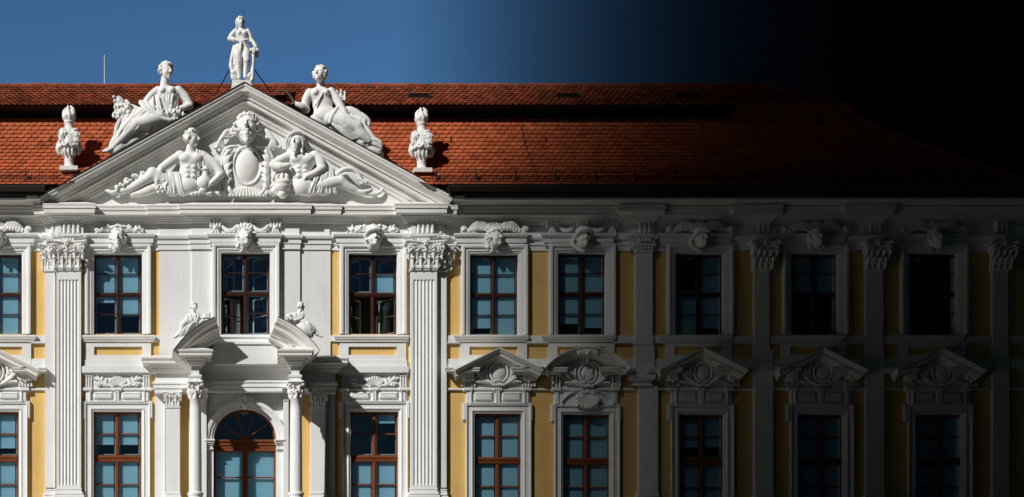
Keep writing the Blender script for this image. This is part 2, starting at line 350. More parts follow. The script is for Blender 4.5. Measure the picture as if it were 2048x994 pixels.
# ------------------------------------------------------------------ anatomy
def head(S, c, s_, yaw=0, pitch=0, hair='curly', beard=0, seed=1):
    """c = centre of the head, s_ = half height in px"""
    rnd = random.Random(seed); cy, sy = math.cos(R(yaw)), math.sin(R(yaw)); cp, sp_ = math.cos(R(pitch)), math.sin(R(pitch))
    def T(x, y, d):
        y, d = y * cp - d * sp_, y * sp_ + d * cp
        x, d = x * cy + d * sy, -x * sy + d * cy
        return (c[0] + x * s_, c[1] + y * s_, c[2] + d * s_)
    k = s_ * 0.09
    S.ell(T(0, -0.22, -0.12), (0.70 * s_, 0.74 * s_, 0.78 * s_), k=k); S.ell(T(0, 0.20, 0.10), (0.56 * s_, 0.76 * s_, 0.62 * s_), k=k * 1.5)
    for g in (-1, 1):
        S.ball(T(g * 0.33, 0.22, 0.42), 0.22 * s_, k=k * 2); S.ball(T(g * 0.27, -0.06, 0.80), 0.17 * s_, k=k * .9, sub=True); S.ell(T(g * 0.26, -0.05, 0.58), (0.14 * s_, 0.09 * s_, 0.11 * s_), k=k * .3)
        S.cap(T(g * 0.10, -0.20, 0.70), T(g * 0.42, -0.20, 0.52), 0.07 * s_, 0.05 * s_, k)
        S.ell(T(g * 0.62, 0.08, -0.05), (0.10 * s_, 0.19 * s_, 0.14 * s_), k=k * .5)
        S.ball(T(g * 0.09, 0.23, 0.80), 0.075 * s_, k=k * .6)
    S.cap(T(0, -0.20, 0.70), T(0, 0.20, 0.93), 0.075 * s_, 0.105 * s_, k * .8)
    S.cap(T(-0.17, 0.42, 0.66), T(0.17, 0.42, 0.66), 0.05 * s_, k=k * .4); S.cap(T(-0.13, 0.53, 0.66), T(0.13, 0.53, 0.66), 0.06 * s_, k=k * .4)
    S.cap(T(-0.15, 0.475, 0.74), T(0.15, 0.475, 0.74), 0.022 * s_, k=k * .2, sub=True)
    S.ball(T(0, 0.76, 0.52), 0.19 * s_, k=k * 1.5)
    if hair:
        for i in range(95 if hair == 'curly' else 50):
            th = rnd.uniform(-1.0, 1.0) * 150; ph = rnd.uniform(-35, 85); a = R(th + 180); f = R(ph)
            x, d, y = math.sin(a) * math.cos(f), math.cos(a) * math.cos(f), -math.sin(f)
            if d > 0.25 and y > -0.45: continue
            q = T(x * 0.80, -0.2 + y * 0.84, -0.12 + d * 0.84); S.ball(q, s_ * rnd.uniform(0.12, 0.19), k=k * .25)
        for g in (-1, 1):
            for j in range(5):
                S.ball(T(g * (0.12 + j * 0.15), -0.76 + j * j * 0.04, 0.46 - j * 0.11), s_ * 0.15, k=k * .25); S.ball(T(g * (0.2 + j * 0.14), -0.92 + j * j * 0.045, 0.28 - j * 0.1), s_ * 0.17, k=k * .25)
            if hair == 'long':
                S.tube([T(g * 0.6, -0.3, 0.1), T(g * 0.72, 0.2, -0.1), T(g * 0.62, 0.8, -0.15), T(g * 0.75, 1.25, 0)], [0.2 * s_, 0.22 * s_, 0.16 * s_, 0.12 * s_], k)
    if beard:
        for i in range(58):
            a = rnd.uniform(-1, 1); v = rnd.random(); w_ = 0.62 - 0.42 * v * (0.6 + 0.4 * beard); y0 = 0.50 + 0.15 * (1 - a * a) + v * 0.72 * beard - 0.18 * abs(a)
            q = T(a * w_, y0, 0.56 - 0.42 * a * a - 0.1 * v); q2 = T(a * w_ * 1.05 + rnd.uniform(-.06, .06), y0 + 0.13, 0.54 - 0.4 * a * a - .1 * v); S.cap(q, q2, s_ * rnd.uniform(.07, .12), s_ * .06, k * .3)
        for g in (-1, 1): S.cap(T(g * .03, 0.36, 0.74), T(g * 0.28, 0.48, 0.58), 0.07 * s_, 0.05 * s_, k * .4)
def hand(S, c, to, s_, curl=0.6, up=(0, 0, 1)):
    """palm at c pointing towards `to`, five fingers"""
    c = np.array(c, float); d = np.array(to, float) - c; d = d / (np.linalg.norm(d) or 1); u = np.array(up, float); sd = np.cross(d, u); sd = sd / (np.linalg.norm(sd) or 1); u = np.cross(sd, d)
    S.cap(c - d * s_ * 0.3, c + d * s_ * 0.4, s_ * 0.36, s_ * 0.42, 0.5)
    for i, ln in enumerate((0.85, 1.0, 0.95, 0.75)):
        o = c + d * s_ * 0.5 + sd * (i - 1.5) * s_ * 0.30; m_ = o + d * s_ * ln * 0.55 - u * curl * s_ * 0.15; e_ = m_ + d * s_ * ln * 0.45 * (1 - curl) - u * curl * s_ * 0.55
        S.cap(o, m_, s_ * 0.17, s_ * 0.15, 0.2); S.cap(m_, e_, s_ * 0.15, s_ * 0.12, 0.2)
    o = c - sd * s_ * 0.35; S.cap(o, o - sd * s_ * 0.35 + d * s_ * 0.45, s_ * 0.18, s_ * 0.14, 0.3)
def limb(S, pts, rad, k=2.0): S.tube(pts, [r * 1.12 for r in rad], k, n=3)
def folds(S, A, B, n, r, d_amp=1.5, seed=0, k=0.45):
    """n ridges of cloth running from polyline A's points to polyline B's"""
    rnd = random.Random(seed); A = np.array(A, float); B = np.array(B, float)
    def at(P, t):
        q = t * (len(P) - 1); i = min(int(q), len(P) - 2); return P[i] + (P[i + 1] - P[i]) * (q - i)
    for i in range(n):
        t = (i + 0.5) / n + rnd.uniform(-.25, .25) / n; a, b = at(A, t), at(B, min(1, max(0, t + rnd.uniform(-.06, .06)))); pts = []
        for j in range(4):
            u = j / 3; q = a + (b - a) * u; wob = rnd.uniform(-1, 1) * r * 0.9 * (1 if 0 < j < 3 else 0); pts.append((q[0] + wob, q[1] + wob * .4, q[2] + math.sin(u * math.pi) * d_amp))
        S.tube(pts, [r * .8, r, r * 1.05, r * .7], k, n=2)
# ================================================================== GROUND
g = MB(); g.quad((-2000, -2000, 0), (2000, -2000, 0), (2000, 2000, 0), (-2000, 2000, 0)); tag(g.build('ground', mat('low_bounce_ground', (0.045, 0.06, 0.03), 0.95, 0.2, 0.5)), kind='structure')  # unseen ground, made dark to keep bounce off the right facade
g = MB(); g.wbox(-32, 1, -42, -0.3, -0.2, 0.05); tag(g.build('bounce_slab', GRD), kind='structure')  # unseen pale slab added to bounce sunlight onto the left facade

# ================================================================== SUN ABSORBER (unseen wedge added to fade the sun off the right half)
def sun_absorber():
    ua = Vector((1, -1.1, 0)).normalized(); va = Vector((1.1, 1.0, 0)).normalized()   # across / along the sunbeams
    ua = Vector((1.0, -1.1, 0)).normalized()
    h0 = 170.0; off = SUN * (h0 / SUN.z); u0 = X(ABSORB_EDGE) / 1.487
    rows = []
    for v in (-700, 90):
        r = []
        top = [(u, t) for u, t in ABSORB_PROF]; bot = [(u, 0) for u, t in ABSORB_PROF[::-1]]
        for u, t in top + bot:
            q = ua * (u0 + u) + va * v + Vector((off.x, off.y, h0 + t)); r.append(tuple(q))
        rows.append(r)
    mb = MB(); mb.grid(rows, True); mb.cap(rows[0][::-1]); mb.cap(rows[1]); c0 = sum((Vector(v) for v in mb.v), Vector()) / len(mb.v); vol = 0
    for f in mb.f:
        q = [Vector(mb.v[i]) - c0 for i in f]
        for k in range(1, len(q) - 1): vol += q[0].dot(q[k].cross(q[k + 1]))
    if vol < 0: mb.f = [f[::-1] for f in mb.f]
    m = bpy.data.materials.new('sun_absorber_volume'); m.use_nodes = True; t = m.node_tree; t.nodes.clear(); o = t.nodes.new('ShaderNodeOutputMaterial')
    a = t.nodes.new('ShaderNodeVolumeAbsorption'); a.inputs['Color'].default_value = (0, 0, 0, 1); a.inputs['Density'].default_value = ABSORB_DENS; t.links.new(a.outputs[0], o.inputs['Volume'])
    ob = mb.build('sun_absorber', m); tag(ob, kind='structure')
ABSORB_EDGE = 905; ABSORB_DENS = 0.52
ABSORB_PROF = [(0, 0.05), (30, 30), (220, 40)]
sun_absorber()

# ================================================================== THE PALACE
PAL = empty('palace_building', (0, 0, 0))
tag(PAL, 'yellow and white baroque palace with red tile roof and carved gable, its right side dark', 'building')
UW = [(-54, 45, 507, 668), (187, 285, 507, 668), (441, 541, 505, 668), (696, 795, 507, 668), (938, 1037, 508, 670), (1114, 1212, 506, 670), (1349, 1447, 507, 670), (1580, 1676, 507, 670), (1815, 1915, 507, 670)]
LW = [(-58, 39, 822, 1050), (186, 284, 822, 1050), (427, 553, 817, 1050), (700, 798, 822, 1050), (947, 1044, 826, 1050), (1124, 1221, 828, 1050), (1357, 1449, 828, 1050), (1595, 1688, 828, 1050), (1830, 1925, 828, 1050)]
RIS = 4
def wall_grid(mb, x0, x1, y0, y1, p, holes, depth=24):
    xs = sorted({x0, x1} | {h[0] for h in holes} | {h[1] for h in holes}); ys = sorted({y0, y1} | {h[2] for h in holes} | {h[3] for h in holes})
    for a, b in zip(xs, xs[1:]):
        for c, d in zip(ys, ys[1:]):
            mx, my = (a + b) / 2, (c + d) / 2
            if any(h[0] < mx < h[1] and h[2] < my < h[3] for h in holes): continue
            mb.quad(W(a, d, p), W(b, d, p), W(b, c, p), W(a, c, p))
    for h in holes:
        f = [W(h[0], h[3], p), W(h[0], h[2], p), W(h[1], h[2], p), W(h[1], h[3], p)]; b = [v + Vector((0, depth / K, 0)) for v in f]
        for i in range(4): mb.quad(f[i], f[(i + 1) % 4], b[(i + 1) % 4], b[i])
mb = MB()
wall_grid(mb, -700, 92, 440, 1419, 0, [UW[0], LW[0]])
wall_grid(mb, 888, 2120, 440, 1419, 0, UW[4:] + LW[4:])
wall_grid(mb, 92, 893, 440, 1410, RIS, [UW[1], (441, 541, 505, 668), UW[3], LW[1], (427, 553, 817, 1050), LW[3]], 50)
mb.quad(W(92, 1410, RIS), W(92, 440, RIS), W(92, 440, 0), W(92, 1410, 0)); mb.quad(W(893, 1410, RIS), W(893, 440, RIS), W(893, 440, 0), W(893, 1410, 0))
mb.build('wall', YE, PAL)
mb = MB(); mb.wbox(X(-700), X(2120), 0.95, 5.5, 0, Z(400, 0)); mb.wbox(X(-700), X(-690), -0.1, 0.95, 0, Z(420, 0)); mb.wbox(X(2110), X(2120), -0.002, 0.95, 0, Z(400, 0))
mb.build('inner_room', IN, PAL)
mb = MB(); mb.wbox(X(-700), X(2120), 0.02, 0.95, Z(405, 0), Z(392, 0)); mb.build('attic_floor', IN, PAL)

# ------------------------------------------------------------------ entablature along the eaves
FR = [(-600, 0), (90, 0), (90, 9), (110, 9), (110, 18), (165, 18), (165, 4), (319, 4), (319, 8), (384, 8), (384, 13), (600, 13), (600, 8), (661, 8), (661, 4), (819, 4), (819, 18), (874, 18), (874, 9), (894, 9), (894, 0), (1268, 0), (1268, 9), (1312, 9), (1312, 0), (1500, 0), (1500, 9), (1548, 9), (1548, 0), (1726, 0), (1726, 9), (1774, 9), (1774, 0), (2120, 0)]
mb = MB(); sweep_plan(mb, FR, [(0, 497), (2.5, 496), (2.5, 485.5), (4.5, 484.5), (4.5, 475.5), (8, 473), (9, 469), (9, 467), (0.6, 466.4), (0.6, 441)], 20)
mb.build('frieze', WH, PAL)
mb = MB(); sweep_plan(mb, FR, [(0.8, 444), (4, 442), (5, 438.5), (8, 437), (9, 434), (12, 432), (12.5, 429.5), (14, 428), (21, 425.5), (23, 424.5), (23, 416.5), (25, 415), (25, 410.5), (26, 408), (26, 406), (0, 403)], 20)
mb.build('cornice', WC, PAL)
for a, b in ((-600, 74), (911, 2120)):
    mb = MB(); sweep_plan(mb, [(a, 0), (b, 0)], [(24, 411), (28, 409.5), (31, 405), (37, 401), (40, 399.5), (40, 395.5), (34, 394.5), (0, 394)], 0)
    mb.build('crown_moulding', WC, PAL)
for a, b in ((54, 82), (903, 925)):
    mb = MB(); sweep_plan(mb, [(a, 4), (b, 4)], [(24, 412), (29, 409), (32, 404), (38, 400), (40, 399), (40, 393), (35, 391.5), (0, 391.5)], 0)
    mb.build('crown_moulding', WC, PAL)

# ------------------------------------------------------------------ gable
mb = MB()
i = len(mb.v); mb.cap([W(90, 412, RIS), W(893, 412, RIS), W(893, 399, RIS), W(491, 176, RIS), W(90, 399, RIS)])
mb.cap([W(90, 412, 0), W(893, 412, 0), W(893, 399, 0), W(491, 176, 0), W(90, 399, 0)])
mb.build('gable_wall', WH, PAL)
RAKE = [(79, 397.5), (488, 170.5), (905, 397.5)]
mb = MB(); sweep_elev(mb, RAKE, [(0, -10), (0, 44), (-3, 44), (-5, 42), (-9, 41), (-13, 36), (-15.5, 32), (-17, 31), (-19, 31), (-19, 27), (-26, 26.5), (-27, 17), (-30, 16), (-32, 13), (-36, 12), (-36, 10), (-41, 9), (-43, 7), (-43, -8)], 32)
mb.build('raking_cornice', WC, PAL)
mb = MB(); sweep_elev(mb, [(77, 398.3), (488, 170.3), (907, 398.3)], [(0.3, -8), (0.3, 45.5), (2.0, 45.5), (2.0, -8)], 32); mb.build('gable_flashing', DK, PAL)
# sheet roof of the gable running back into the main roof
mb = MB(); f = [W(82, 397, 36), W(488, 171, 36), W(902, 397, 36)]; b = [Vector((v.x, 1.6, v.z)) for v in f]
mb.quad(f[0], f[1], b[1], b[0]); mb.quad(f[1], f[2], b[2], b[1]); mb.cap(b); mb.build('gable_roof', DK, PAL)
for a, b, c, d in ((117, 158, 345, 366), (828, 868, 349, 371)): MB().box(a, b, c, d + 8, 24, -20).build('urn_pedestal', LEAD, PAL)

# ------------------------------------------------------------------ main roof
rnd = random.Random(5)
def roof_curve(n, y0, z0, a0, a1, L):
    pts = [(y0, z0)]
    for i in range(n):
        a = R(a0 + (a1 - a0) * (i / max(1, n - 1))); pts.append((pts[-1][0] + math.cos(a) * L / n, pts[-1][1] + math.sin(a) * L / n))
    return pts
def tile_field(name, m, pts, x0, x1, wd, tilt, hip=None, wave=0.0, tv=(0.86, 1.1), gap=None):
    """pts are course lines from the eave upward (y,z); each course is a row of round-ended tiles"""
    mb = MB(); mb.tint = []
    for r in range(len(pts) - 1):
        (ya, za), (yb, zb) = pts[r], pts[r + 1]; L = math.hypot(yb - ya, zb - za); ty, tz = (yb - ya) / L, (zb - za) / L; ny, nz_ = -tz, ty
        xe = x1 if hip is None else hip(za)
        x = x0 + (0.5 * wd if r % 2 else 0)
        gp = gap(za) if gap and ya < 0.4 else None
        while x < xe:
            if gp and gp[0] - wd * .6 < x < gp[1] - wd * .3: x += wd; continue
            g = wd * 0.97; base = rnd.uniform(*tv); tn = (base * rnd.uniform(.97, 1.03), base * rnd.uniform(.9, 1.1), base * rnd.uniform(.85, 1.15)); 
            if rnd.random() < 0.05: tn = tuple(q * 0.75 for q in tn)
            lift = tilt * rnd.uniform(.85, 1.15); ov = 0.035; th = 0.026; xo = x + rnd.uniform(-.004, .004)
            def P(u, s, h): # u across 0..1, s along slope from tail (m), h lift above the slope
                return (xo + u * g, ya + ty * s + ny * h, za + tz * s + nz_ * h)
            arc = [(0, 0.052), (0.10, 0.020), (0.28, 0.003), (0.5, -0.004), (0.72, 0.003), (0.90, 0.020), (1, 0.052)]
            i = len(mb.v)
            for u, s in arc: mb.v.append(P(u, s - ov, lift + wave * math.sin(u * math.pi)))
            mb.v.append(P(1, L + 0.02, 0.002)); mb.v.append(P(0, L + 0.02, 0.002))
            mb.f.append(tuple(range(i, i + 9))); mb.tint.append(tn)
            j = len(mb.v)
            for u, s in arc: mb.v.append(P(u, s - ov, lift - th - wave * .2))
            for q in range(6): mb.f.append((i + q, j + q, j + q + 1, i + q + 1)); mb.tint.append(tn)
            x += wd
    # underlay
    if gap:
        ga, gb = gap(pts[0][1]); n0 = len(pts); k = len(mb.f)
        G = [gap(z) for y, z in pts]
        mb.grid([[(x0, y, z) for y, z in pts], [(q[0], y, z) for (y, z), q in zip(pts, G)]]); mb.grid([[(q[1], y, z) for (y, z), q in zip(pts, G)], [(hip(z), y, z) for y, z in pts]])
        mb.tint += [(0.3, 0.3, 0.3)] * (len(mb.f) - k); return mb.build(name, m, PAL)
    rows = [[(x0, y, z) for y, z in pts], [(x1 if hip is None else hip(pts[0][1]), pts[0][0], pts[0][1])] + [((x1 if hip is None else hip(z)), y, z) for y, z in pts[1:]]]
    k = len(mb.f); mb.grid(rows); mb.tint += [(0.3, 0.3, 0.3)] * (len(mb.f) - k)
    return mb.build(name, m, PAL)
XL = X(-500); HE = X(2075, 20)
LR = 3.0
for _ in range(12):
    lowp = roof_curve(18, -0.70, Z(369, 49), 47, 68, LR); ytop = HY - (lowp[-1][1] - ZC) * K * D / (D + lowp[-1][0]); LR += (ytop - 243) / K * 0.9
zt, yt = lowp[-1][1], lowp[-1][0]
hipx = lambda z: HE - (z - lowp[0][1]) * 1.93
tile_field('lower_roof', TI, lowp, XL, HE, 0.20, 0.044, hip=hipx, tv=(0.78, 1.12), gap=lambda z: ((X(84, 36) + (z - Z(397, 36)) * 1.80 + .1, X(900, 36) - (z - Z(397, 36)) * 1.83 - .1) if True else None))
# upper roof
y1 = yt - 0.38; z1 = ZC + (HY - 209) / K * (D + y1) / D
LU = 1.6
for _ in range(12):
    upp = roof_curve(10, y1, z1, 37, 41, LU); LU += ((HY - (upp[-1][1] - ZC) * K * D / (D + upp[-1][0])) - 173) / K * 1.8
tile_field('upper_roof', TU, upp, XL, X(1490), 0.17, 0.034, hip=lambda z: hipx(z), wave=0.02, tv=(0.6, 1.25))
yr, zr = upp[-1]
GE = X(1465, -60)
mb = MB(); mb.wbox(XL, GE, yt + 0.25, yt + 0.35, zt - 0.3, z1 + 0.3); mb.quad((XL, y1 + .02, z1 - .03), (GE, y1 + .02, z1 - .03), (GE, yt + .3, z1 - .03), (XL, yt + .3, z1 - .03)); mb.build('clerestory_gap', DK, PAL)  # recess coloured near black to put in the shade under the upper eave
mb = MB(); mb.tint = [(.7, .7, .7)] * 2; mb.quad((GE, yt - .02, zt - .05), (hipx(zt), yt - .02, zt - .05), (hipx(z1), y1 + .02, z1 + .02), (GE, y1 + .02, z1 + .02)); mb.quad((GE, yt, zt), (GE, y1, z1), (GE, yt + .3, z1), (GE, yt + .3, zt)); mb.build('hip_infill', TU, PAL)
# hip side, back slope, ridge
hx_r = hipx(zr)
mb = MB(); mb.tint = []
hp = [(hipx(z), y, z) for y, z in lowp] + [(hipx(z), y, z) for y, z in upp]
bk = [(hipx(z), 5.4 - (y - lowp[0][0]) * .6, z) for y, z in lowp] + [(hipx(z), max(yr + .05, 5.4 - (y - lowp[0][0]) * .9), z) for y, z in upp]
mb.grid([hp, bk]); mb.quad((XL, yr, zr), (hx_r, yr, zr), (hx_r, 5.5, zr - 2.5), (XL, 5.5, zr - 2.5)); mb.tint = [(0.8, 0.8, 0.8)] * len(mb.f)
mb.build('hip_roof', TU, PAL)
mb = MB(); mb.tint = []
x = XL
while x < hx_r:
    L = 0.36; k = len(mb.f); dz = rnd.uniform(-.008, .012); mb.rod((x, yr, zr + 0.02 + dz), (x + L + .03, yr, zr + 0.012 + dz), 0.085, 8, 0.070); t = rnd.uniform(.75, 1.15); mb.tint += [(t, t, t)] * (len(mb.f) - k); x += L
zz = zr; 
for k2 in range(26):
    a = k2 / 26; b = (k2 + 1) / 26
    def hpnt(t):
        q = t * (len(hp) - 1); i = min(int(q), len(hp) - 2); return Vector(hp[i]) + (Vector(hp[i + 1]) - Vector(hp[i])) * (q - i)
    k = len(mb.f); mb.rod(hpnt(a), hpnt(b), 0.085, 8); mb.tint += [(.8, .8, .8)] * (len(mb.f) - k)
mb.build('ridge_tiles', TU, PAL)
# top row strip of the lower roof
mb = MB(); mb.tint = []
x = XL
while x < hipx(zt):
    k = len(mb.f); t = rnd.uniform(.85, 1.08); mb.box(0, 1, 0, 1, 0); mb.v = mb.v[:-8]; mb.f = mb.f[:-6]
    mb.quad((x, yt - .075, zt - .13), (x + .195, yt - .075, zt - .13), (x + .195, yt + .02, zt + .10), (x, yt + .02, zt + .10)); mb.tint += [(t, t, t)] * (len(mb.f) - k); x += .2
mb.build('verge_tiles', TI, PAL)
# gutter
def gutter(a, b):
    mb = MB(); yc = -0.86; rows = []
    for k in range(9):
        t = math.pi + math.pi * k / 8; rows.append([(x_, yc + 0.09 * math.cos(t), Z(371, 60) + 0.16 * math.sin(t)) for x_ in (a, b)])
    mb.grid(rows); mb.cap([r[0] for r in rows]); mb.cap([r[1] for r in rows])
    mb.rod((a, yc - .09, Z(370.5, 60)), (b, yc - .09, Z(370.5, 60)), .014); x_ = a + .3
    while x_ < b:
        mb.rod((x_, yc - .102, Z(370, 60)), (x_, yc - .04, Z(371, 60) - .155), .012, 4); x_ += 0.78
    mb.build('gutter', GU, PAL, smooth=False)
gutter(XL, X(89, 65)); gutter(X(897, 65), HE)
for a, b in ((XL, X(84, 60)), (X(901, 60), HE)): MB().wbox(a, b, -0.70, 0.5, Z(392, 40), Z(374, 40)).build('eaves_soffit', DK, PAL)  # near-black colour puts in the shade gap below the gutter
# snow guard
def guard(a, b):
    mb = MB(); y0, z0 = -0.64, Z(363, 47); h = 0.30
    for q in (0, .5, 1): mb.rod((a, y0, z0 + h * q), (b, y0, z0 + h * q), .010, 4)
    x = a; i = 0
    while x < b:
        mb.rod((x, y0, z0), (x, y0, z0 + h), .0065, 4); x += 0.105
    x = a + .1
    while x < b:
        mb.rod((x, y0 + .01, z0 - .06), (x, y0 + .01, z0 + h + .03), .024, 4); mb.rod((x, y0, z0 + h), (x, y0 + .35, z0 + .08), .014, 4); x += 1.12
    mb.build('snow_guard', IR, PAL)
guard(XL, X(119, 50)); guard(X(867, 50), X(1960, 50))
# roof hooks, lightning cable, skylights, lightning rod, vent pipe
def on_low(px, py):
    for (ya, za), (yb, zb) in zip(lowp, lowp[1:]):
        for t in (0, .25, .5, .75):
            y = ya + (yb - ya) * t; z = za + (zb - za) * t
            if HY - (z - ZC) * K * D / (D + y) <= py: return Vector((HX / 1 * 0 + (px - HX) / K * (D + y) / D, y - .06, z))
    return Vector(((px - HX) / K * (D + yt) / D, yt, zt))
for px, py in ((100, 276), (900, 278), (1089, 278)):
    q = on_low(px, py); mb = MB(); mb.rod(q + Vector((0, 0, .08)), q + Vector((0, -.05, -.14)), .012, 4); mb.rod(q + Vector((0, -.05, -.14)), q + Vector((0.05, -.12, -.10)), .012, 4); mb.build('roof_hook', IR, PAL)
mb = MB(); q = [on_low(x, y) for x, y in ((1038, 238), (1042, 258), (1052, 300), (1066, 335), (1078, 362))]
q = [Vector((X(1039, -60), y1 - .05, z1))] + q
for a, b in zip(q, q[1:]): mb.rod(a, b, .009, 4)
mb.build('lightning_cable', IR, PAL)
def up(px, py):
    if HY - (upp[-1][1] - ZC) * K * D / (D + upp[-1][0]) > py: py = 200
    for (ya, za), (yb, zb) in zip(upp, upp[1:]):
        if HY - (zb - ZC) * K * D / (D + yb) <= py: return Vector(((px - HX) / K * (D + ya) / D, ya, za))
for px in (839, 1137, 1376):
    c = up(px, 194); mb = MB(); i = 0; ty, tz = math.cos(R(39)), math.sin(R(39))
    def P(dx, s, h): return (c.x + dx, c.y + ty * s - tz * h, c.z + tz * s + ty * h)
    for (a, b, s0, s1, h) in ((-.33, .33, -.05, .22, .06),):
        v = [P(a, s0, 0), P(b, s0, 0), P(b, s1, 0), P(a, s1, 0), P(a, s0, h), P(b, s0, h), P(b, s1, h), P(a, s1, h)]; mb.v += v; mb.f += [(4, 5, 6, 7), (0, 1, 5, 4), (1, 2, 6, 5), (2, 3, 7, 6), (3, 0, 4, 7)]
    o = mb.build('skylight', GU, PAL); mb = MB(); mb.quad(P(-.28, -.01, .063), P(.28, -.01, .063), P(.28, .18, .063), P(-.28, .18, .063)); mb.build('pane', GL, o)
mb = MB(); mb.rod((X(209, -110), yr + .02, zr), (X(209, -110), yr + .02, zr + .95), .020, 6, .014); mb.build('lightning_rod', WI, PAL)
mb = MB(); c = (hipx(zr) - .18, yr + .25, zr - .3); mb.lathe(c, [(.10, 0), (.10, .42), (.085, .43), (.085, .72), (.10, .73), (.10, .80), (.07, .81)], 14); mb.build('vent_pipe', IR, PAL)

# ------------------------------------------------------------------ windows
def make_window(r, p, kind, blinds, open_sash=None, rec=8):
    x0, x1, y0, y1 = r; pf = p - rec; mm = BD if kind == 'up' else BR
    mb = MB(); fw = 5.0; cx = (x0 + x1) / 2; b = lambda *a: mb.box(*a, ch=0.6)
    yb = y1 + 4
    b(x0 - 2, x0 + fw, y0 - 2, yb, pf, pf - 7); b(x1 - fw, x1 + 2, y0 - 2, yb, pf, pf - 7); b(x0 + fw, x1 - fw, y0 - 2, y0 + 7, pf - .2, pf - 7)
    if kind == 'up':
        ym = y0 + 82; b(x0 + fw, x1 - fw, ym - 4, ym + 4, pf + .6, pf - 6); b(cx - 3.2, cx + 3.2, y0 + 7, ym - 4, pf + .8, pf - 6); b(cx - 3.2, cx + 3.2, ym + 4, yb, pf + .8, pf - 6)
        b(cx - 1.2, cx + 1.2, y0 + 7, yb, pf + 2.2, pf); b(x0 + fw, x1 - fw, ym - 1, ym + 1, pf + 2.0, pf)
        bars = [(y0 + 41), (ym + 40)]; segs = [(y0 + 7, ym - 4), (ym + 4, y1)]; bw = 0.9
    else:
        ym = y0 + 95; b(x0 + fw, x1 - fw, ym - 7, ym + 7, pf + 1.5, pf - 6); b(x0 + fw - 1, x1 - fw + 1, ym - 4, ym - 1, pf + 3.2, pf); b(x0 + fw - 1, x1 - fw + 1, ym + 3, ym + 4.6, pf + 2.6, pf)
        b(cx - 4, cx + 4, y0 + 7, ym - 7, pf + .8, pf - 6); b(cx - 4, cx + 4, ym + 7, yb, pf + .8, pf - 6); b(cx - 1.4, cx + 1.4, y0 + 7, ym - 7, pf + 2.4, pf); b(cx - 1.4, cx + 1.4, ym + 7, yb, pf + 2.4, pf)
        bars = [y0 + 46, ym + 52, ym + 98]; segs = [(y0 + 7, ym - 7), (ym + 7, y1)]; bw = 1.2
    cw = 3.2 if kind == 'up' else 4
    skip = open_sash or []
    for y in bars:
        for a, c in ((x0 + fw, cx - cw), (cx + cw, x1 - fw)):
            if open_sash and y > ym and (0 if a < cx - 5 else 1) in skip: continue
            mb.box(a, c, y - bw, y + bw, pf - 1, pf - 4)
    o = mb.build('window', mm, PAL)
    mb = MB()
    for si, (a, c) in enumerate(((x0 + fw, cx - cw), (cx + cw, x1 - fw))):
        for sj, (t, u) in enumerate(segs):
            if sj == 1 and si in skip: continue
            for (ta, ua) in ((t, u),): mb.quad(W(a, ua, pf - 2.5), W(c, ua, pf - 2.5), W(c, ta, pf - 2.5), W(a, ta, pf - 2.5))
    mb.build('pane', GL, o)
    # white inner casements of the double window
    mb = MB(); pi = pf - 8
    for si, (a, c) in enumerate(((x0 + 2, cx - 1), (cx + 1, x1 - 2))):
        for sj, (t, u) in enumerate(segs):
            if sj == 1 and si in skip: continue
            mb.box(a, a + 5, t - 3, u + 3, pi, pi - 3); mb.box(c - 5, c, t - 3, u + 3, pi, pi - 3); mb.box(a + 5, c - 5, t - 3, t + 2, pi, pi - 3); mb.box(a + 5, c - 5, u - 2, u + 3, pi, pi - 3)
    mb.box(x0 - 1, x1 + 1, ym - 3, ym + 2, pi - .5, pi - 3)
    mb.wbox(X(x0, pf) - .01, X(x0, pf) + .01, -(pf - 7) / K, .6, Z(y1, pf), Z(y0, pf)); mb.wbox(X(x1, pf) - .01, X(x1, pf) + .01, -(pf - 7) / K, .6, Z(y1, pf), Z(y0, pf))
    mb.build('inner_casement', WI, o)
    mb = MB(); pb = pf - 6
    for si, sj, t, u in blinds:
        a, c = ((x0 + 2, cx + 2), (cx - 2, x1 - 2))[si]
        a, c = ((x0 + 2, cx - cw - 3.5), (cx + cw - 2, x1 - fw - 3.5))[si]
        mb.box(a, c, t, u, pb, pb - 1)
        if u < segs[sj][1] - 3: mb.box(a, c, u, u + 1.6, pb + .8, pb - 2)
    if mb.f: mb.build('blind', BL, o)
    return o
def swung(o, hx, y0, y1, wdt, ang, p, m, side):
    """an open casement hinged at hx turned inward by ang degrees"""
    mb = MB(); base = W(hx, y1, p); f = fy(p) / K; H = (y1 - y0) * f; Wd = wdt * f; t = .035
    ca, sa = math.cos(R(ang)) * side, math.sin(R(ang))
    def bar(u0, u1, z0, z1):
        i = len(mb.v); q = []
        for z in (z0, z1):
            for (u, n) in ((u0, 0), (u1, 0), (u1, .04), (u0, .04)): q.append((base.x + ca * u - sa * n * side, base.y + sa * u + abs(ca) * n, base.z + z))
        mb.v += q; mb.f += [tuple(i + k for k in g_) for g_ in ((0, 3, 2, 1), (4, 5, 6, 7), (0, 1, 5, 4), (1, 2, 6, 5), (2, 3, 7, 6), (3, 0, 4, 7))]
    bar(0, t, 0, H); bar(Wd - t, Wd, 0, H); bar(t, Wd - t, 0, t); bar(t, Wd - t, H - t, H); bar(t, Wd - t, H * .5 - .012, H * .5 + .012)
    s = mb.build('open_sash', m, o); mb = MB(); P = lambda u, z: (base.x + ca * u, base.y + sa * u + .02, base.z + z)
    mb.quad(P(t, t), P(Wd - t, t), P(Wd - t, H - t), P(t, H - t)); mb.build('open_sash_pane', GL, o)
FULL = lambda y0, y1, ym: [(s, j, *( (y0, ym) if j == 0 else (ym, y1))) for s in (0, 1) for j in (0, 1)]
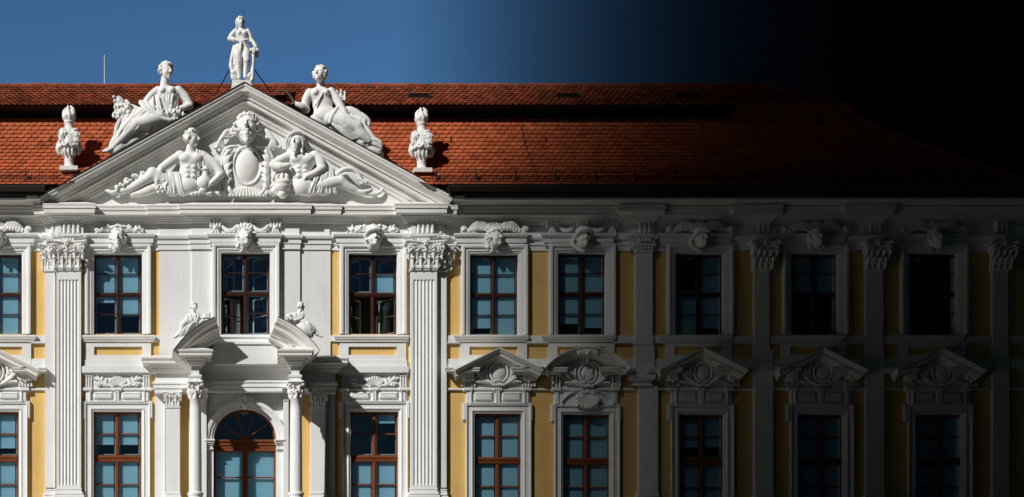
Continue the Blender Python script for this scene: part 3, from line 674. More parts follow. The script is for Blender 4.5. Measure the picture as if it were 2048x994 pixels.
UB = {0: FULL(500, 675, 590), 1: [(0, 0, 500, 590), (1, 0, 500, 590), (0, 1, 588, 604), (1, 1, 588, 630)], 2: [], 3: [(1, 0, 548, 590)], 4: [(0, 0, 500, 590), (1, 0, 500, 590), (0, 1, 588, 655), (1, 1, 588, 672)],
      5: [(0, 0, 500, 590), (1, 0, 500, 590), (0, 1, 588, 646), (1, 1, 588, 654)], 6: [(1, 0, 500, 590), (0, 1, 588, 672), (1, 1, 588, 655)], 7: [(0, 0, 500, 590), (1, 0, 500, 590)], 8: []}
for i, r in enumerate(UW):
    pw = (0 if (i == 0 or i > 3) else (12 if i == 2 else RIS)); sk = {2: [0], 3: [0, 1]}.get(i)
    o = make_window(r, pw, 'up', UB[i], sk); r0, r1, t, u = r; pf = pw - 8
    if i == 3:
        o['label'] = 'window with both lower casements swung open'
        swung(o, r0 + 5, t + 87, u, 44, 62, pf - 3, BD, 1); swung(o, r1 - 5, t + 87, u, 44, 40, pf - 3, BD, -1)
    if i == 2:
        o['label'] = 'window with its lower left casement ajar'; swung(o, r0 + 5, t + 87, u, 44, 30, pf - 3, BD, 1)
for i in (2, 3):
    r0, r1, t, u = UW[i]; o = [c for c in PAL.children if c.name.startswith('window') and c.get('label') and ('both' in c['label']) == (i == 3)][0]; pf = (12 if i == 2 else RIS) - 8
    for a, b in ((t + 8, t + 78), (t + 88, u - 2)):
        for hx, sd, an in ((r0 + 4, 1, 52), (r1 - 4, -1, 46)): swung(o, hx, a, b, 42, an, pf - 12, WI, sd)
LB = {0: [(0, 0, 815, 915), (1, 0, 815, 895), (0, 1, 915, 1050), (1, 1, 915, 1050)], 1: [(0, 0, 815, 888), (1, 0, 815, 888), (0, 1, 915, 1050), (1, 1, 915, 1050)], 3: [(1, 0, 815, 845), (0, 1, 915, 1050), (1, 1, 915, 1050)],
      4: FULL(820, 1050, 918), 5: FULL(820, 1050, 918), 6: [(0, 0, 820, 893), (1, 0, 820, 893), (0, 1, 918, 1050), (1, 1, 918, 1050)], 7: FULL(820, 1050, 918), 8: FULL(820, 1050, 918)}
for i, r in enumerate(LW):
    if i == 2: continue
    make_window(r, 0 if (i == 0 or i > 3) else RIS, 'low', LB[i])

# ------------------------------------------------------------------ window surrounds
def ring(mb, x0, x1, y0, y1, prof, p, closed=False):
    if closed: sweep_elev(mb, [(x0, y1), (x0, y0), (x1, y0), (x1, y1)], prof, p, closed=True)
    else: sweep_elev(mb, [(x0, y1), (x0, y0), (x1, y0), (x1, y1)], prof, p)
def upper_surround(i):
    x0, x1, y0, y1 = UW[i]; p = (0 if (i == 0 or i > 3) else (12 if i == 2 else RIS)); base = p
    mb = MB(); ring(mb, x0, x1, y0, y1 + 1, [(-1, p - 22), (-1, p + 4), (1, p + 5), (3.5, p + 5), (4, p + 7), (9, p + 7.5), (10, p + 10), (12, p + 11), (16, p + 11), (17, p + 9), (17, p - 2)], p)
    # entablature of the window
    q = [(x0 - 19, p + .5), (x0 - 19, p + 9), (x1 + 19, p + 9), (x1 + 19, p + .5)]
    if i in (0, 2) or i > 3 or i in (1, 3):
        sweep_plan(mb, q, [(0.3, 491), (0.3, 486), (2.4, 485), (2.6, 475), (6, 472.5), (7.5, 469), (7.5, 466.6), (0, 466)], p + 9)
    o = mb.build('window_surround', WH, PAL)
    mb = MB(); sweep_plan(mb, [(x0 - 20, p + 1), (x0 - 20, p + 6), (x1 + 20, p + 6), (x1 + 20, p + 1)], [(0, 684), (2, 683), (2, 680), (4, 678.5), (5, 675), (6, 673.5), (6, 670.5), (0, 669.5)], p + 6); mb.build('sill', WC, o)
    return o, p, (x0 + x1) / 2
def apron(i):
    x0, x1, y0, y1 = UW[i]; p = (0 if (i == 0 or i > 3) else RIS); mb = MB()
    L, Rr = x0 - 17, x1 + 17; a, b = x0 + 1, x1 - 1
    mb.box(L, Rr, 684.5, 693, p + 5); mb.box(L, a, 693, 710, p + 5.03); mb.box(b, Rr, 693, 710, p + 5.05)
    if i in (1, 3):
        mb.box(L, Rr, 710, 719.5, p + 5.02); mb.box(L - 2.5, Rr + 2, 719.5, 732, p + 6.5, ch=.6); mb.box(L - 6, Rr + 6, 732, 745.5, p + 13, ch=.8); mb.box(L - 3, Rr + 3, 745.5, 749, p + 8, ch=.6)
    else: mb.box(L, Rr, 710, 745, p + 5.02)
    mb.build('apron', WH, PAL)
SUR = {}
for i in range(9):
    SUR[i] = upper_surround(i)
    if i != 2: apron(i)
def raised_panels(mb, x0, x1, y0, y1, p):
    cx = (x0 + x1) / 2; wv = 9.5
    for a, b in ((x0 + 5, cx - 10), (cx + 8, x1 - 7)):
        ring_box = [(a, y1 - 7), (a, y0 + 3), (b, y0 + 3), (b, y1 - 7)]
        sweep_elev(mb, ring_box, [(0, p - 1), (0, p + 1), (-3, p + 4.5), (-60, p + 4.5)][:3], p, closed=True); mb.box(a + 3, b - 3, y0 + 6, y1 - 10, p + 4.5)
        sweep_elev(mb, [(a - 6, y0 + 1), (a - 6, y1 - 3), (b + 5, y1 - 3), (b + 5, y0 + 1)][::-1], [(0, p - 1), (0, p + 5), (2.2, p + 5), (3.6, p + 2), (3.6, p - 1)], p)
def lower_surround(i):
    x0, x1, y0, y1 = LW[i]; p = 0 if (i == 0 or i > 3) else RIS; seg = i == 5; mb = MB()
    ring(mb, x0, x1, y0, 1060, [(-1, p - 22), (-1, p + 3), (2, p + 4), (3, p + 6), (4.5, p + 6.5), (5, p + 5), (13, p + 5), (14, p + 8), (16, p + 8.5), (16, p - 2)], p)
    # ears
    for a, b in ((x0 - 21, x0 - 14), (x1 + 14, x1 + 21)): mb.box(a, b, y0 - 20, y0 + 14, p + 7.5, ch=1)
    mb.box(x0 - 15, x1 + 15, y0 - 18, y0 - 14.5, p + 6, ch=.5)
    mb.box(x0 - 15.5, x1 + 15.5, 781, y0 - 17.5, p + 4.5)
    if not seg: raised_panels(mb, x0 - 4, x1 + 5, 781, y0 - 17, p + 4.5)
    cx = (x0 + x1) / 2
    if not seg: mb.box(cx - 4, cx + 4, 781, y0 - 19, p + 7, ch=1)
    for a in (x0 - 14, x1 + 5): mb.box(a, a + 9, 782, y0 - 19, p + 7.2, ch=1.5)
    if seg:
        sweep_elev(mb, [(x0 + 2, y0 - 18)] + [(cx + math.cos(R(t)) * 62, y0 + 16 - math.sin(R(t)) * 62) for t in range(142, 37, -8)] + [(x1 - 2, y0 - 18)], [(0, p), (0, p + 8), (3, p + 10), (3, p)], p)
        mb.box(cx - 16, cx + 16, 776, 786, p + 7)
    # string above
    mb.box(x0 - 19, x1 + 19, 775.5, 780.5, p + 8, ch=1); 
    if not seg: mb.box(cx - 9, cx + 9, 775, 781, p + 10.5, ch=1)
    for a, b in ((x0 - 19.5, x0 - 1), (x1 + 1, x1 + 19.5)): mb.box(a, b, 774.8, 781.2, p + 11, ch=1)
    mb.box(x0 - 16, x1 + 16, 735 if p == 0 else 748, 775.5, p + 4)
    if p: 
        for a in (x0 - 16, x1 + 1):
            for k in range(3): mb.box(a + 1.5 + k * 5, a + 4 + k * 5, 753, 774, p + 7.5, ch=.6)
            mb.box(a, a + 15.5, 749, 752.5, p + 8, ch=.6)
    o = mb.build('window_surround', WH, PAL)
    return o, p, cx
LSUR = {i: lower_surround(i) for i in range(9) if i != 2}
# pediments over the wing windows
def pediment(i):
    x0, x1, y0, y1 = LW[i]; cx = (x0 + x1) / 2 + 1; o = LSUR[i][0]; hw = 84 if i != 5 else 84; mb = MB()
    if i == 5: path = [(cx + math.cos(R(t)) * 111, 806 - math.sin(R(t)) * 111) for t in np.linspace(141.5, 38.5, 19)]
    else: path = [(cx - hw - 6, 741), (cx, 696.5), (cx + hw + 4, 741)]
    path = [(a, b) for a, b in path]
    sweep_elev(mb, path, [(0, 2), (0, 38), (-2, 38), (-4, 36), (-7, 33), (-8, 30), (-13, 30), (-13, 20), (-15.5, 18), (-17, 14), (-20, 12), (-20, 2)], 25)
    ped = mb.build('pediment', WC, o)
    for s in (-1, 1):
        mb = MB(); a = cx + s * (hw - 14) ; q = sorted((a - 21, a + 15) if s > 0 else (a - 15, a + 21))
        path = [(q[0], 2), (q[0], 13), (q[1], 13), (q[1], 2)]
        sweep_plan(mb, path, [(0, 750), (3, 748), (4, 745), (10, 743), (15, 742), (15, 738.5), (17, 737), (17, 734.5), (0, 733)], 13)
        mb.build('pediment_end', WC, o)
for i in (0, 4, 5, 6, 7, 8): pediment(i)

# ------------------------------------------------------------------ bands on the wings between the surrounds
mb = MB()
cuts = [(62, 90), (893, 921), (1054, 1097), (1229, 1270), (1308, 1332), (1464, 1508), (1542, 1563), (1693, 1730), (1768, 1798), (1932, 1985), (2018, 2110), (-120, -71)]
for a, b in cuts:
    mb = MB(); mb.box(a, b, 671, 683, 5, ch=.8); mb.box(a, b, 683, 686.5, 7, ch=.8); mb.build('string_course', WH, PAL)
    MB().box(a, b, 717.5, 737, 4.5, ch=.5).build('flat_band', WH, PAL)
cl = [(60, 90), (893, 928), (1064, 1105), (1240, 1275), (1314, 1338), (1468, 1512), (1548, 1576), (1708, 1732), (1768, 1812), (1944, 1985), (2018, 2110)]
for a, b in cl: MB().box(a, b, 776, 780.5, 5, ch=.8).build('string_course', WH, PAL)
for a, b in ((165, 170), (302, 319), (661, 679), (812, 819)): MB().box(a, b, 671, 683, RIS + 4, ch=.6).build('string_course', WH, PAL)
for a, b in ((161, 172), (300, 312), (668, 682), (812, 820)): MB().box(a, b, 776, 780.5, RIS + 4, ch=.6).build('string_course', WH, PAL)

# ------------------------------------------------------------------ centre panels of the projecting front
mb = MB()
wall_grid(mb, 319, 661, 496, 668, 8, [(384, 600, 496, 668)], 8)
wall_grid(mb, 384, 600, 496, 668, 12, [UW[2]], 14)
mb.box(319, 661, 668, 740, 8); mb.box(384, 600, 684, 735, 14); mb.box(340, 384, 668, 735, 9.5)
for x in (319, 661): mb.quad(W(x, 740, 8), W(x, 496, 8), W(x, 496, RIS - 1), W(x, 740, RIS - 1))
for x in (384, 600): mb.quad(W(x, 670, 12), W(x, 496, 12), W(x, 496, 7), W(x, 670, 7))
mb.build('centre_panel', WH, PAL)

# ------------------------------------------------------------------ pilasters
def attic_base(mb, x0, x1, y, p, s=1.0):
    mb.box(x0 - 2 * s, x1 + 2 * s, y, y + 3, p + 2, ch=1); mb.box(x0 - 1, x1 + 1, y + 3, y + 8, p + 1); mb.box(x0 - 5 * s, x1 + 5 * s, y + 8, y + 14, p + 5, ch=2); mb.box(x0 - 7 * s, x1 + 7 * s, y + 14, y + 30, p + 7, ch=1)
    mb.box(x0 - 5, x1 + 5, y + 30, 1405, p + 5)
def flutes(mb, x0, x1, y0, y1, p, n=6):
    wd = (x1 - x0); m_ = 4.5; pitch = (wd - 2 * m_) / n; dp = 2.6
    mb.box(x0, x0 + m_, y0, y1, p); mb.box(x1 - m_, x1, y0, y1, p)
    mb.box(x0, x1, y0 - 38, y0, p + .02); mb.box(x0, x1, y1, y1 + 12, p + .04)
    rows = [[], []]
    for k in range(n):
        a = x0 + m_ + k * pitch
        for j in range(6):
            t = j / 5; q = a + (0.5 + t * (pitch - 1.0)); dd = p - dp * math.sin(t * math.pi) ** .6
            if j == 0: rows[0].append(W(a, y0, p)); rows[1].append(W(a, y1, p))
            rows[0].append(W(q, y0, dd)); rows[1].append(W(q, y1, dd))
    rows[0].append(W(x1 - m_, y0, p)); rows[1].append(W(x1 - m_, y1, p)); mb.grid(rows)
    mb.box(x0 + 1, x1 - 1, y0, y1, p - dp - 1)
PIL = []
def big_pilaster(fx0, fx1, bx0, bx1):
    mb = MB(); mb.box(bx0, bx1, 541, 975, 9)
    ff = 18; flutes(mb, fx0, fx1, 559, 970, ff, 6)
    attic_base(mb, bx0, bx1, 978, 9, .6); attic_base(mb, fx0, fx1, 976, 18)
    o = mb.build('fluted_pilaster', WH, PAL)
    mb = MB(); mb.box(fx0 - 2, fx1 + 2, 537, 541, 21, ch=1); mb.box(bx0 - 2, bx1 + 2, 539, 543, 12, ch=1); mb.build('neck_ring', WH, o)
    mb = MB(); n = 4; wd = (fx1 - fx0)
    for k in range(4):
        a = fx0 + 13 + k * 9.4; mb.box(a, a + 4.6, 440, 465.5, 23, ch=1)
    mb.box(fx0 + .5, fx0 + 9, 441, 465.6, 21)
    if bx0 < fx0: mb.box(bx0 + 12, bx0 + 17, 441, 466, 13, ch=.8)
    else: mb.box(bx1 - 14, bx1 - 9, 441, 466, 13, ch=.8)
    sweep_plan(mb, [(fx0 + 9, 18), (fx0 + 9, 22), (fx1 - 9, 22), (fx1 - 9, 18)], [(0, 480), (3, 477), (5, 474), (8, 471), (8, 467.4), (0, 466.8)], 24)
    for k in range(4): pass
    mb.build('frieze_block', WH, o)
    S = Sculpt()
    for k in range(4): S.ball((k * 6.4 - 9.6, 0, 2), 3.3, k=.4)
    S.build('bead_row', WH, o, (fx0 + fx1) / 2, 480, 25, 1.1)
    return o
PIL.append(big_pilaster(113, 162, 90, 110)); PIL.append(big_pilaster(822, 874, 872, 893))
def wing_pilaster(x0, x1, tall, x0b, x1b):
    mb = MB()
    if tall: mb.box(x0, x1, 541, 700, 9); mb.box(x0, x1b, 700, 1000, 9.02)
    else:
        mb.box(x0, x1, 503, 672, 9); mb.box(x0 - 2, x1 + 2, 672, 690, 11, ch=.6); mb.box(x0, x1 + 4, 690, 748, 9.04); 
        sweep_plan(mb, [(x0 + 1, 4), (x0 + 1, 12), (x1 + 4, 12), (x1 + 4, 4)], [(0, 772), (2, 771), (2, 768), (0, 767), (0, 762), (4, 760), (8, 757), (9, 753), (9, 749), (0, 748)], 12)
        mb.box(x0b, x1b, 772, 980, 9)
    attic_base(mb, x0b, x1b, 980, 9, .7)
    o = mb.build('pilaster', WH, PAL); mb = MB()
    if tall: mb.box(x0 - 2, x1 + 2, 538, 542, 12, ch=1)
    else: mb.box(x0 - 6, x1 + 8, 487, 491, 17, ch=1); mb.box(x0 - 3, x1 + 5, 491, 495, 14.5, ch=1.5); mb.box(x0 - 1, x1 + 2, 500, 504, 12, ch=1); mb.box(x0, x1 + 1, 495, 500, 10.5)
    mb.build('neck_ring', WH, o)
    mb = MB(); a0 = x0
    for k in range(3): mb.box(a0 + 8 + k * 9, a0 + 12.5 + k * 9, 441, 465.6, 13, ch=.8)
    sweep_plan(mb, [(x0 + 3, 10), (x0 + 3, 13), (x1 - 1, 13), (x1 - 1, 10)], [(0, 480), (3, 477), (5, 474), (8, 471), (8, 467.4), (0, 466.8)], 15)
    mb.build('frieze_block', WH, o)
    S = Sculpt()
    for k in range(4): S.ball((k * 6.4 - 9.6, 0, 2), 3.0, k=.4)
    S.build('bead_row', WH, o, (x0 + x1) / 2 + 1, 480, 15, 1.1)
    return o
WP = [wing_pilaster(1271, 1305, False, 1278, 1316), wing_pilaster(1509, 1539, True, 1513, 1546), wing_pilaster(1732, 1766, True, 1734, 1768), wing_pilaster(1986, 2016, True, 1988, 2018)]

# ------------------------------------------------------------------ portal
POR = empty('portal', (0, 0, 0), PAL)
mb = MB()
# niche wall with the arched opening
ax, ay, ar = 490, 880, 63
pn = 12
mb.box(403, 577, 735, 812, pn)
mb.box(403, 427, 812, 1060, pn + .02); mb.box(553, 577, 812, 1060, pn + .04)
N = 28; arc = [(ax + ar * math.cos(R(180 - 180 * k / N)), ay - ar * math.sin(R(180 * k / N))) for k in range(N + 1)]
for (a, b), (c, d) in zip(arc, arc[1:]): mb.quad(W(a, b, pn), W(c, d, pn), W(c, 811, pn), W(a, 811, pn))
for (a, b), (c, d) in zip(arc, arc[1:]): mb.quad(W(a, b, pn), W(c, d, pn), W(c, d, pn - 12), W(a, b, pn - 12))
mb.box(310, 330, 790, 1060, 9); mb.box(652, 670, 790, 1060, 9)
mb.build('niche_wall', WH, POR)
mb = MB(); pth = [(427, 905)] + arc + [(553, 905)]
sweep_elev(mb, arc, [(0, 0), (0, 18), (4, 18), (4.5, 21), (9, 21), (10, 24), (15, 25), (17, 25), (17, 12)], 16)
for a, b in ((412, 427), (553, 568)):
    mb.box(a, b, 897, 1060, 18); 
    for (t, u, pp, e_) in ((878, 881.5, 30, 3), (881.5, 886, 27, 1.5), (886, 890, 24, 0), (890, 897, 21, -1), (897, 899, 23, .5)): mb.box(a - e_, b + e_, t, u, pp, ch=.8)
mb.build('arch_surround', WH, POR)
# arched window
mb = MB(); pf = 4
sweep_elev(mb, arc, [(1, -5), (1, pf), (-5.5, pf), (-5.5, -4)], 4)
mb.box(425, 555, 879, 884, pf + 4, ch=.8); mb.box(425, 555, 884, 897, pf + 1.5, ch=.5); mb.box(425, 555, 888, 891, pf + 3.5, ch=.6); mb.box(425, 555, 897, 903, pf + 3, ch=1)
for k in (36, 72, 108, 144):
    a = R(k); mb.rod(W(490 + 9 * math.cos(a), 880 - 9 * math.sin(a), pf - 2), W(490 + 58 * math.cos(a), 880 - 58 * math.sin(a), pf - 2), .018, 6)
S_ = [W(490 + 10 * math.cos(R(t)), 880 - 9 * math.sin(R(t)), pf + 1) for t in range(0, 181, 20)]; mb.cap(S_)
mb.box(425, 432, 903, 1060, pf); mb.box(548, 555, 903, 1060, pf); mb.box(485, 495, 903, 1060, pf + 1); mb.box(488, 492, 903, 1060, pf + 3)
for y in (955, 1003): mb.box(432, 548, y - 1.3, y + 1.3, pf - 1, pf - 4)
aw = mb.build('arched_window', BR, POR)
mb = MB(); mb.cap([W(a, b, pf - 4) for a, b in arc]); mb.quad(W(430, 1060, pf - 4), W(550, 1060, pf - 4), W(550, 900, pf - 4), W(430, 900, pf - 4)); mb.build('pane', GL, aw)
mb = MB(); mb.box(430, 550, 900, 1060, pf - 8, pf - 9); mb.build('blind', BL, aw)
# pilasters beside the columns
for a, b in ((331, 360), (622, 651)):
    mb = MB(); mb.box(a, b, 815, 990, 20); attic_base(mb, a, b, 985, 20, .7); mb.box(a - 1.5, b + 1.5, 812.5, 816, 22, ch=.8); mb.build('portal_pilaster', WH, POR)
for a, b in ((404, 413), (567, 577)):
    mb = MB(); mb.box(a, b, 800, 1060, 28, 5); mb.box(a - 1, b + 1, 796, 801, 30, 5); mb.build('respond', WH, POR)
# entablature breaking forward over the columns
PE = [(308, 4), (308, 28), (381, 28), (381, 104), (401, 104), (401, 44), (582, 44), (582, 104), (603, 104), (603, 28), (675, 28), (675, 4)]
mb = MB(); sweep_plan(mb, PE, [(-36, 789), (-2, 786), (-1, 784), (-1, 776), (1, 775), (1, 768), (3, 766), (3, 762.5), (-2, 761.5), (-2, 742)], 36)
mb.build('portal_frieze', WH, POR)
mb = MB(); sweep_plan(mb, PE, [(-2, 745), (2, 743), (4, 739), (6, 738), (7, 734), (10, 731), (11, 728), (18, 726), (22, 724), (22, 718.5), (24, 717), (25, 714), (25, 712.5), (-2, 709)], 36)
mb.build('portal_cornice', WC, POR)
mb = MB(); mb.box(425, 557, 684.5, 689, 74, ch=1); mb.box(427, 555, 689, 728, 71); mb.box(368, 614, 670, 675, 26, ch=.8); mb.box(366, 616, 675, 684.5, 23, ch=1); mb.build('parapet', WH, POR)
# broken curved pediment
ccx, ccy, cr = 492, 797, 173
prof = [(0, 12), (0, 131), (-3, 131), (-5, 129), (-9, 127), (-12, 122), (-13, 119), (-19, 118), (-20, 104), (-23, 102), (-26, 96), (-28, 95), (-30, 89), (-34, 88), (-36, 82), (-36, 12)]
for s in (-1, 1):
    ths = np.linspace(111, 147, 13); path = [(ccx + cr * math.cos(R(t)), ccy - cr * math.sin(R(t))) for t in ths]
    path = [(a, b) for a, b in path][::-1]
    if s > 0: path = [(2 * ccx - a + 1, b) for a, b in path][::-1]
    mb = MB(); sweep_elev(mb, path, prof, 126, ends=True); mb.build('pediment_segment', WC, POR)
    mb = MB(); sweep_elev(mb, path, [(.2, 12), (.2, 133), (1.3, 133), (1.3, 12)], 126); mb.build('segment_flashing', LEAD, POR)
    cxb = 391 if s < 0 else 592; mb = MB(); pts = [(cxb - 22, 712), (cxb - 22, 690), (cxb + 20, 690), (cxb + 20, 712)]
    if s < 0: q = [(360, 713), (360, 690), (375, 676), (400, 662), (418, 660), (418, 713)]
    else: q = [(566, 713), (566, 660), (584, 662), (608, 674), (626, 692), (626, 713)]
    A = [W(a, b, 84) for a, b in q]; B = [Vector((v.x, -10 / K, v.z)) for v in A]; mb.cap(A); mb.grid([A, B], True); mb.build('segment_backing', WH, POR)
    # column
    c = W(cxb, 994, 94); s1 = 1 / K * fy(94); mb = MB(); zz = lambda y: (994 - y) * s1
    mb.lathe((c.x, c.y, c.z), [(12.6 * s1, zz(985)), (12.6 * s1, zz(940)), (12.2 * s1, zz(880)), (11.6 * s1, zz(820)), (11.2 * s1, zz(800)), (12.6 * s1, zz(799)), (12.6 * s1, zz(796)), (10.8 * s1, zz(795)), (11.5 * s1, zz(780)), (14 * s1, zz(766))], 32)
    col_ = mb.build('column', WH, POR, smooth=True)
    mb = MB(); mb.lathe((c.x, c.y, c.z), [(18 * s1, zz(1060)), (18 * s1, zz(1003)), (17 * s1, zz(999)), (14 * s1, zz(996)), (14.5 * s1, zz(992)), (16 * s1, zz(990)), (16 * s1, zz(986)), (13 * s1, zz(984))], 32); mb.build('base', WH, col_, smooth=True)
    mb = MB(); mb.box(cxb - 16, cxb + 15, 761, 765, 113, 74, ch=1.5); mb.build('abacus', WH, col_)
    (globals().setdefault('COLS', [])).append(col_)
# ================================================================== CARVING
def capital(wd, ht, dep, seed=0, leaves=4):
    """composite capital, origin at its bottom centre, y negative upward"""
    S = Sculpt(); hw = wd / 2; u = wd / 84
    S.box((-hw * .74, -ht * .98, -6), (hw * .74, 0, dep * .32), 2)
    S.box((-hw * .86, -ht * .90, -6), (hw * .86, -ht * .58, dep * .5), 3, k=3)
    def lf(x, y0, h, w_, d0, d1):
        n = 5
        for i in range(n):
            t = i / n; y = y0 - h * t; d = d0 + (d1 - d0) * t * t; q = w_ * (1 - .35 * t)
            S.cap((x, y, d), (x, y - h / n, d0 + (d1 - d0) * (t + 1 / n)**2), 1.9 * u, 1.9 * u, .5)
            for g in (-1, 1): S.cap((x, y, d - .5), (x + g * q, y - h / n * 1.25, d - .2), 1.7 * u, 1.1 * u, .35)
        S.tube([(x - w_ * .8, y0 - h - 1, d1 - 1), (x, y0 - h - 1.6 * u, d1 + 2.2 * u), (x + w_ * .8, y0 - h - 1, d1 - 1)], [1.3 * u, 2.3 * u, 1.3 * u], .5)
    for k in range(leaves):
        lf(-hw * .64 + k * (hw * 1.28) / (leaves - 1), -1, ht * .34, wd * .07, dep * .34, dep * .55)
    for k in range(leaves - 1):
        lf(-hw * .64 + (k + .5) * (hw * 1.28) / (leaves - 1), -ht * .2, ht * .40, wd * .07, dep * .40, dep * .75)
    for g in (-1, 1):
        S.spiral((g * hw * .80, -ht * .70, dep * .78), wd * .10, 1.5, 2.1 * u, 1.7 * u, a0=90 + g * 60, dr=g, d1=dep * .98)
        S.tube([(g * hw * .34, -ht * .68, dep * .6), (g * hw * .45, -ht * .82, dep * .72), (g * hw * .75, -ht * .84, dep * .86)], 2.3 * u)
        S.spiral((g * hw * .24, -ht * .74, dep * .66), wd * .065, 1.3, 1.6 * u, a0=90 - g * 60, dr=-g, d1=dep * .82)
        lf(g * hw * .86, -ht * .34, ht * .2, wd * .045, dep * .45, dep * .75)
    for k in range(13):
        t = -1 + k / 6; x = t * hw * .98; dd = dep * (.62 + .36 * t * t); S.box((x - hw * .1, -ht * 1.0, -5), (x + hw * .1, -ht * .93, dd), .6, .4)
        S.box((x - hw * .1, -ht * .93, -5), (x + hw * .1, -ht * .88, dd - 2), .6, .4)
    S.ball((0, -ht * .93, dep * .80), 3.5 * u)
    for k in range(6): a = k * math.pi / 3; S.ball((math.cos(a) * 5 * u, -ht * .93 + math.sin(a) * 5 * u, dep * .78), 2.7 * u, k=.3)
    return S
CM = capital(84, 54, 22, 1)
o1 = CM.build('capital', ST, PIL[0], 134, 539, 16, .9); me_cap = o1.data; o1.scale.x = .90
place(me_cap, 'capital', PIL[1], 849, 539, 16, 0.92)
for pl, cx in zip(WP[1:], (1524, 1749, 2001)): place(me_cap, 'capital', pl, cx, 540, 8, .66)
HC = capital(44, 50, 16, 2, 3)
o2 = HC.build('side_capital', ST, PIL[0], 97, 541, 6, 1.0); o2.scale.x = .8; place(o2.data, 'side_capital', PIL[1], 890, 541, 6, .9)
PC = capital(38, 28, 12, 3, 3); o3 = PC.build('pilaster_capital', ST, POR, 345.5, 813, 18, .8); place(o3.data, 'pilaster_capital', POR, 636.5, 813, 18)
def round_capital():
    S = Sculpt(); S.cap((0, 0, 0), (0, -30, 0), 11.5, 13)
    for lev, n, r, y, h_ in ((0, 8, 12.5, -1, 11), (1, 8, 13.5, -9, 12)):
        for k in range(n):
            a = 2 * math.pi * (k + lev * .5) / n; c, s = math.cos(a), math.sin(a)
            S.cap((c * r, y, s * r), (c * (r + 1), y - h_ * .8, s * (r + 1)), 2.6, 2.8, .8); S.ball((c * (r + 3), y - h_, s * (r + 3)), 2.8)
    for k in range(4):
        a = math.pi / 4 + k * math.pi / 2; c, s = math.cos(a), math.sin(a); S.ball((c * 18, -25, s * 18), 4.2); S.cap((c * 12, -20, s * 12), (c * 19, -28, s * 19), 2.5)
    for k in range(4): a = k * math.pi / 2; S.ball((math.cos(a) * 14, -29, math.sin(a) * 14), 3)
    S.box((-15, -33, -15), (15, -29.5, 15), 1.2)
    return S
rc = round_capital().build('capital', ST, COLS[0], 391, 796, 94, .9); place(rc.data, 'capital', COLS[1], 592, 796, 94)
for x in (409, 572):
    q = place(o3.data, 'respond_capital', POR, x, 797, 26, .45, 1.1)
# small wing capital ornament
S = Sculpt()
for k in range(5): S.ball((-14 + k * 7, 0, 3), 2.6); S.cap((-14 + k * 7, 0, 3), (-10 + k * 7, 3, 2), 1.2)
S.build('capital', ST, WP[0], 1290, 496, 10, 1)
# clone bracket marks on the second wing pilaster bay
# ---- mascarons
def mascaron(kind, seed, yaw=10):
    S = Sculpt(); hc = 'curly' if kind != 'turban' else None
    S.ell((0, 2, 2), (15, 20, 14)); head(S, (0, 0, 14), 19, yaw, 12 if kind != 'down' else 16, hc, 1 if kind == 'beard' else 0, seed)
    rnd = random.Random(seed)
    if kind in ('beard', 'curly', 'crown'):
        for g in (-1, 1):
            for j in range(5): S.ball((g * (14 + rnd.uniform(-2, 2)), -8 + j * 6, 8 + rnd.uniform(-2, 2)), rnd.uniform(3, 4.6), k=.8)
            S.spiral((g * 9, 21, 9), 5, 1, 2, a0=90, dr=g)
    if kind in ('turban', 'helmet'):
        S.tube([(-17, -4, 14), (-12, -12, 26), (0, -15, 31), (12, -12, 27), (18, -5, 14)], [3, 3.6, 4, 3.6, 3], 1.5); S.ell((0, -16, 12), (15, 10, 14))
    if kind == 'turban':
        for g in (-1, 1): S.tube([(g * 16, -4, 12), (g * 20, 6, 8), (g * 12, 18, 10), (0, 24, 12)], [4, 4, 3.5, 3], 1.5)
    if kind == 'crown':
        for k in range(5): S.ell((-12 + k * 6, -20 - (2 - abs(k - 2)) * 2, 16), (3.6, 7, 4), (k - 2) * 14)
    return S
kinds = ['curly', 'beard', 'crown', 'helmet', 'curly', 'turban', 'turban', 'curly', 'beard']
cy_ = {2: 480, 5: 482, 6: 482}
for i in range(9):
    so_, p, cx = SUR[i]; S = mascaron(kinds[i], 20 + i, [8, -4, 12, 6, 32, 4, 14, 8, 8][i])
    q = S.build('mask', ST, so_, cx - (2 if i == 2 else 0), cy_.get(i, 481), p + 6, .8)
# ---- scroll crests on the wing windows
def crest():
    S = Sculpt()
    for g in (-1, 1):
        for k in range(4):
            o = k * 3.4; S.tube([(g * (10 + o * .2), -12 + o, 3 + (k % 2) * 1.5), (g * (20 + o * .1), -22 + o, 6 - k * .4), (g * 34, -23 + o * 1.1, 7 - k * .5), (g * (47 - o * .6), -14 + o * .9, 5), (g * (54 - o * 1.6), -4, 3)], [1.2, 1.8, 2.0, 1.7, 1.2], .25)
        for k in range(6): x = 20 + k * 6; S.ell((g * x, -9 + k * .8 - (3 - abs(k - 2.5)), 4.5), (3.0, 5.0, 3.2), g * 20)
        S.spiral((g * 14, -8, 5), 5.5, 1.3, 1.9, a0=-90, dr=-g, d1=8); S.spiral((g * 62, -8, 4), 7.5, 1.4, 2.4, a0=90, dr=g, d1=9); S.tube([(g * 50, -3, 3), (g * 56, -2, 4), (g * 66, -3, 5)], 2.2); S.ball((g * 62, -8, 5), 4)
    for k in range(7): a = R(30 + k * 20); S.cap((math.cos(a) * 5, -3 - math.sin(a) * 5, 4), (math.cos(a) * 17, -6 - math.sin(a) * 17, 5), 1.3, 2.1, .5)
    S.ell((0, -6, 3), (12, 8, 4)); return S
first = None
for i in (0, 4, 6, 7, 8):
    so_, p, cx = SUR[i]
    if first is None: o = crest().build('scroll_crest', ST, so_, cx, 468.5, p + 9, .9); first = o.data
    else: place(first, 'scroll_crest', so_, cx, 468.5, p + 9)
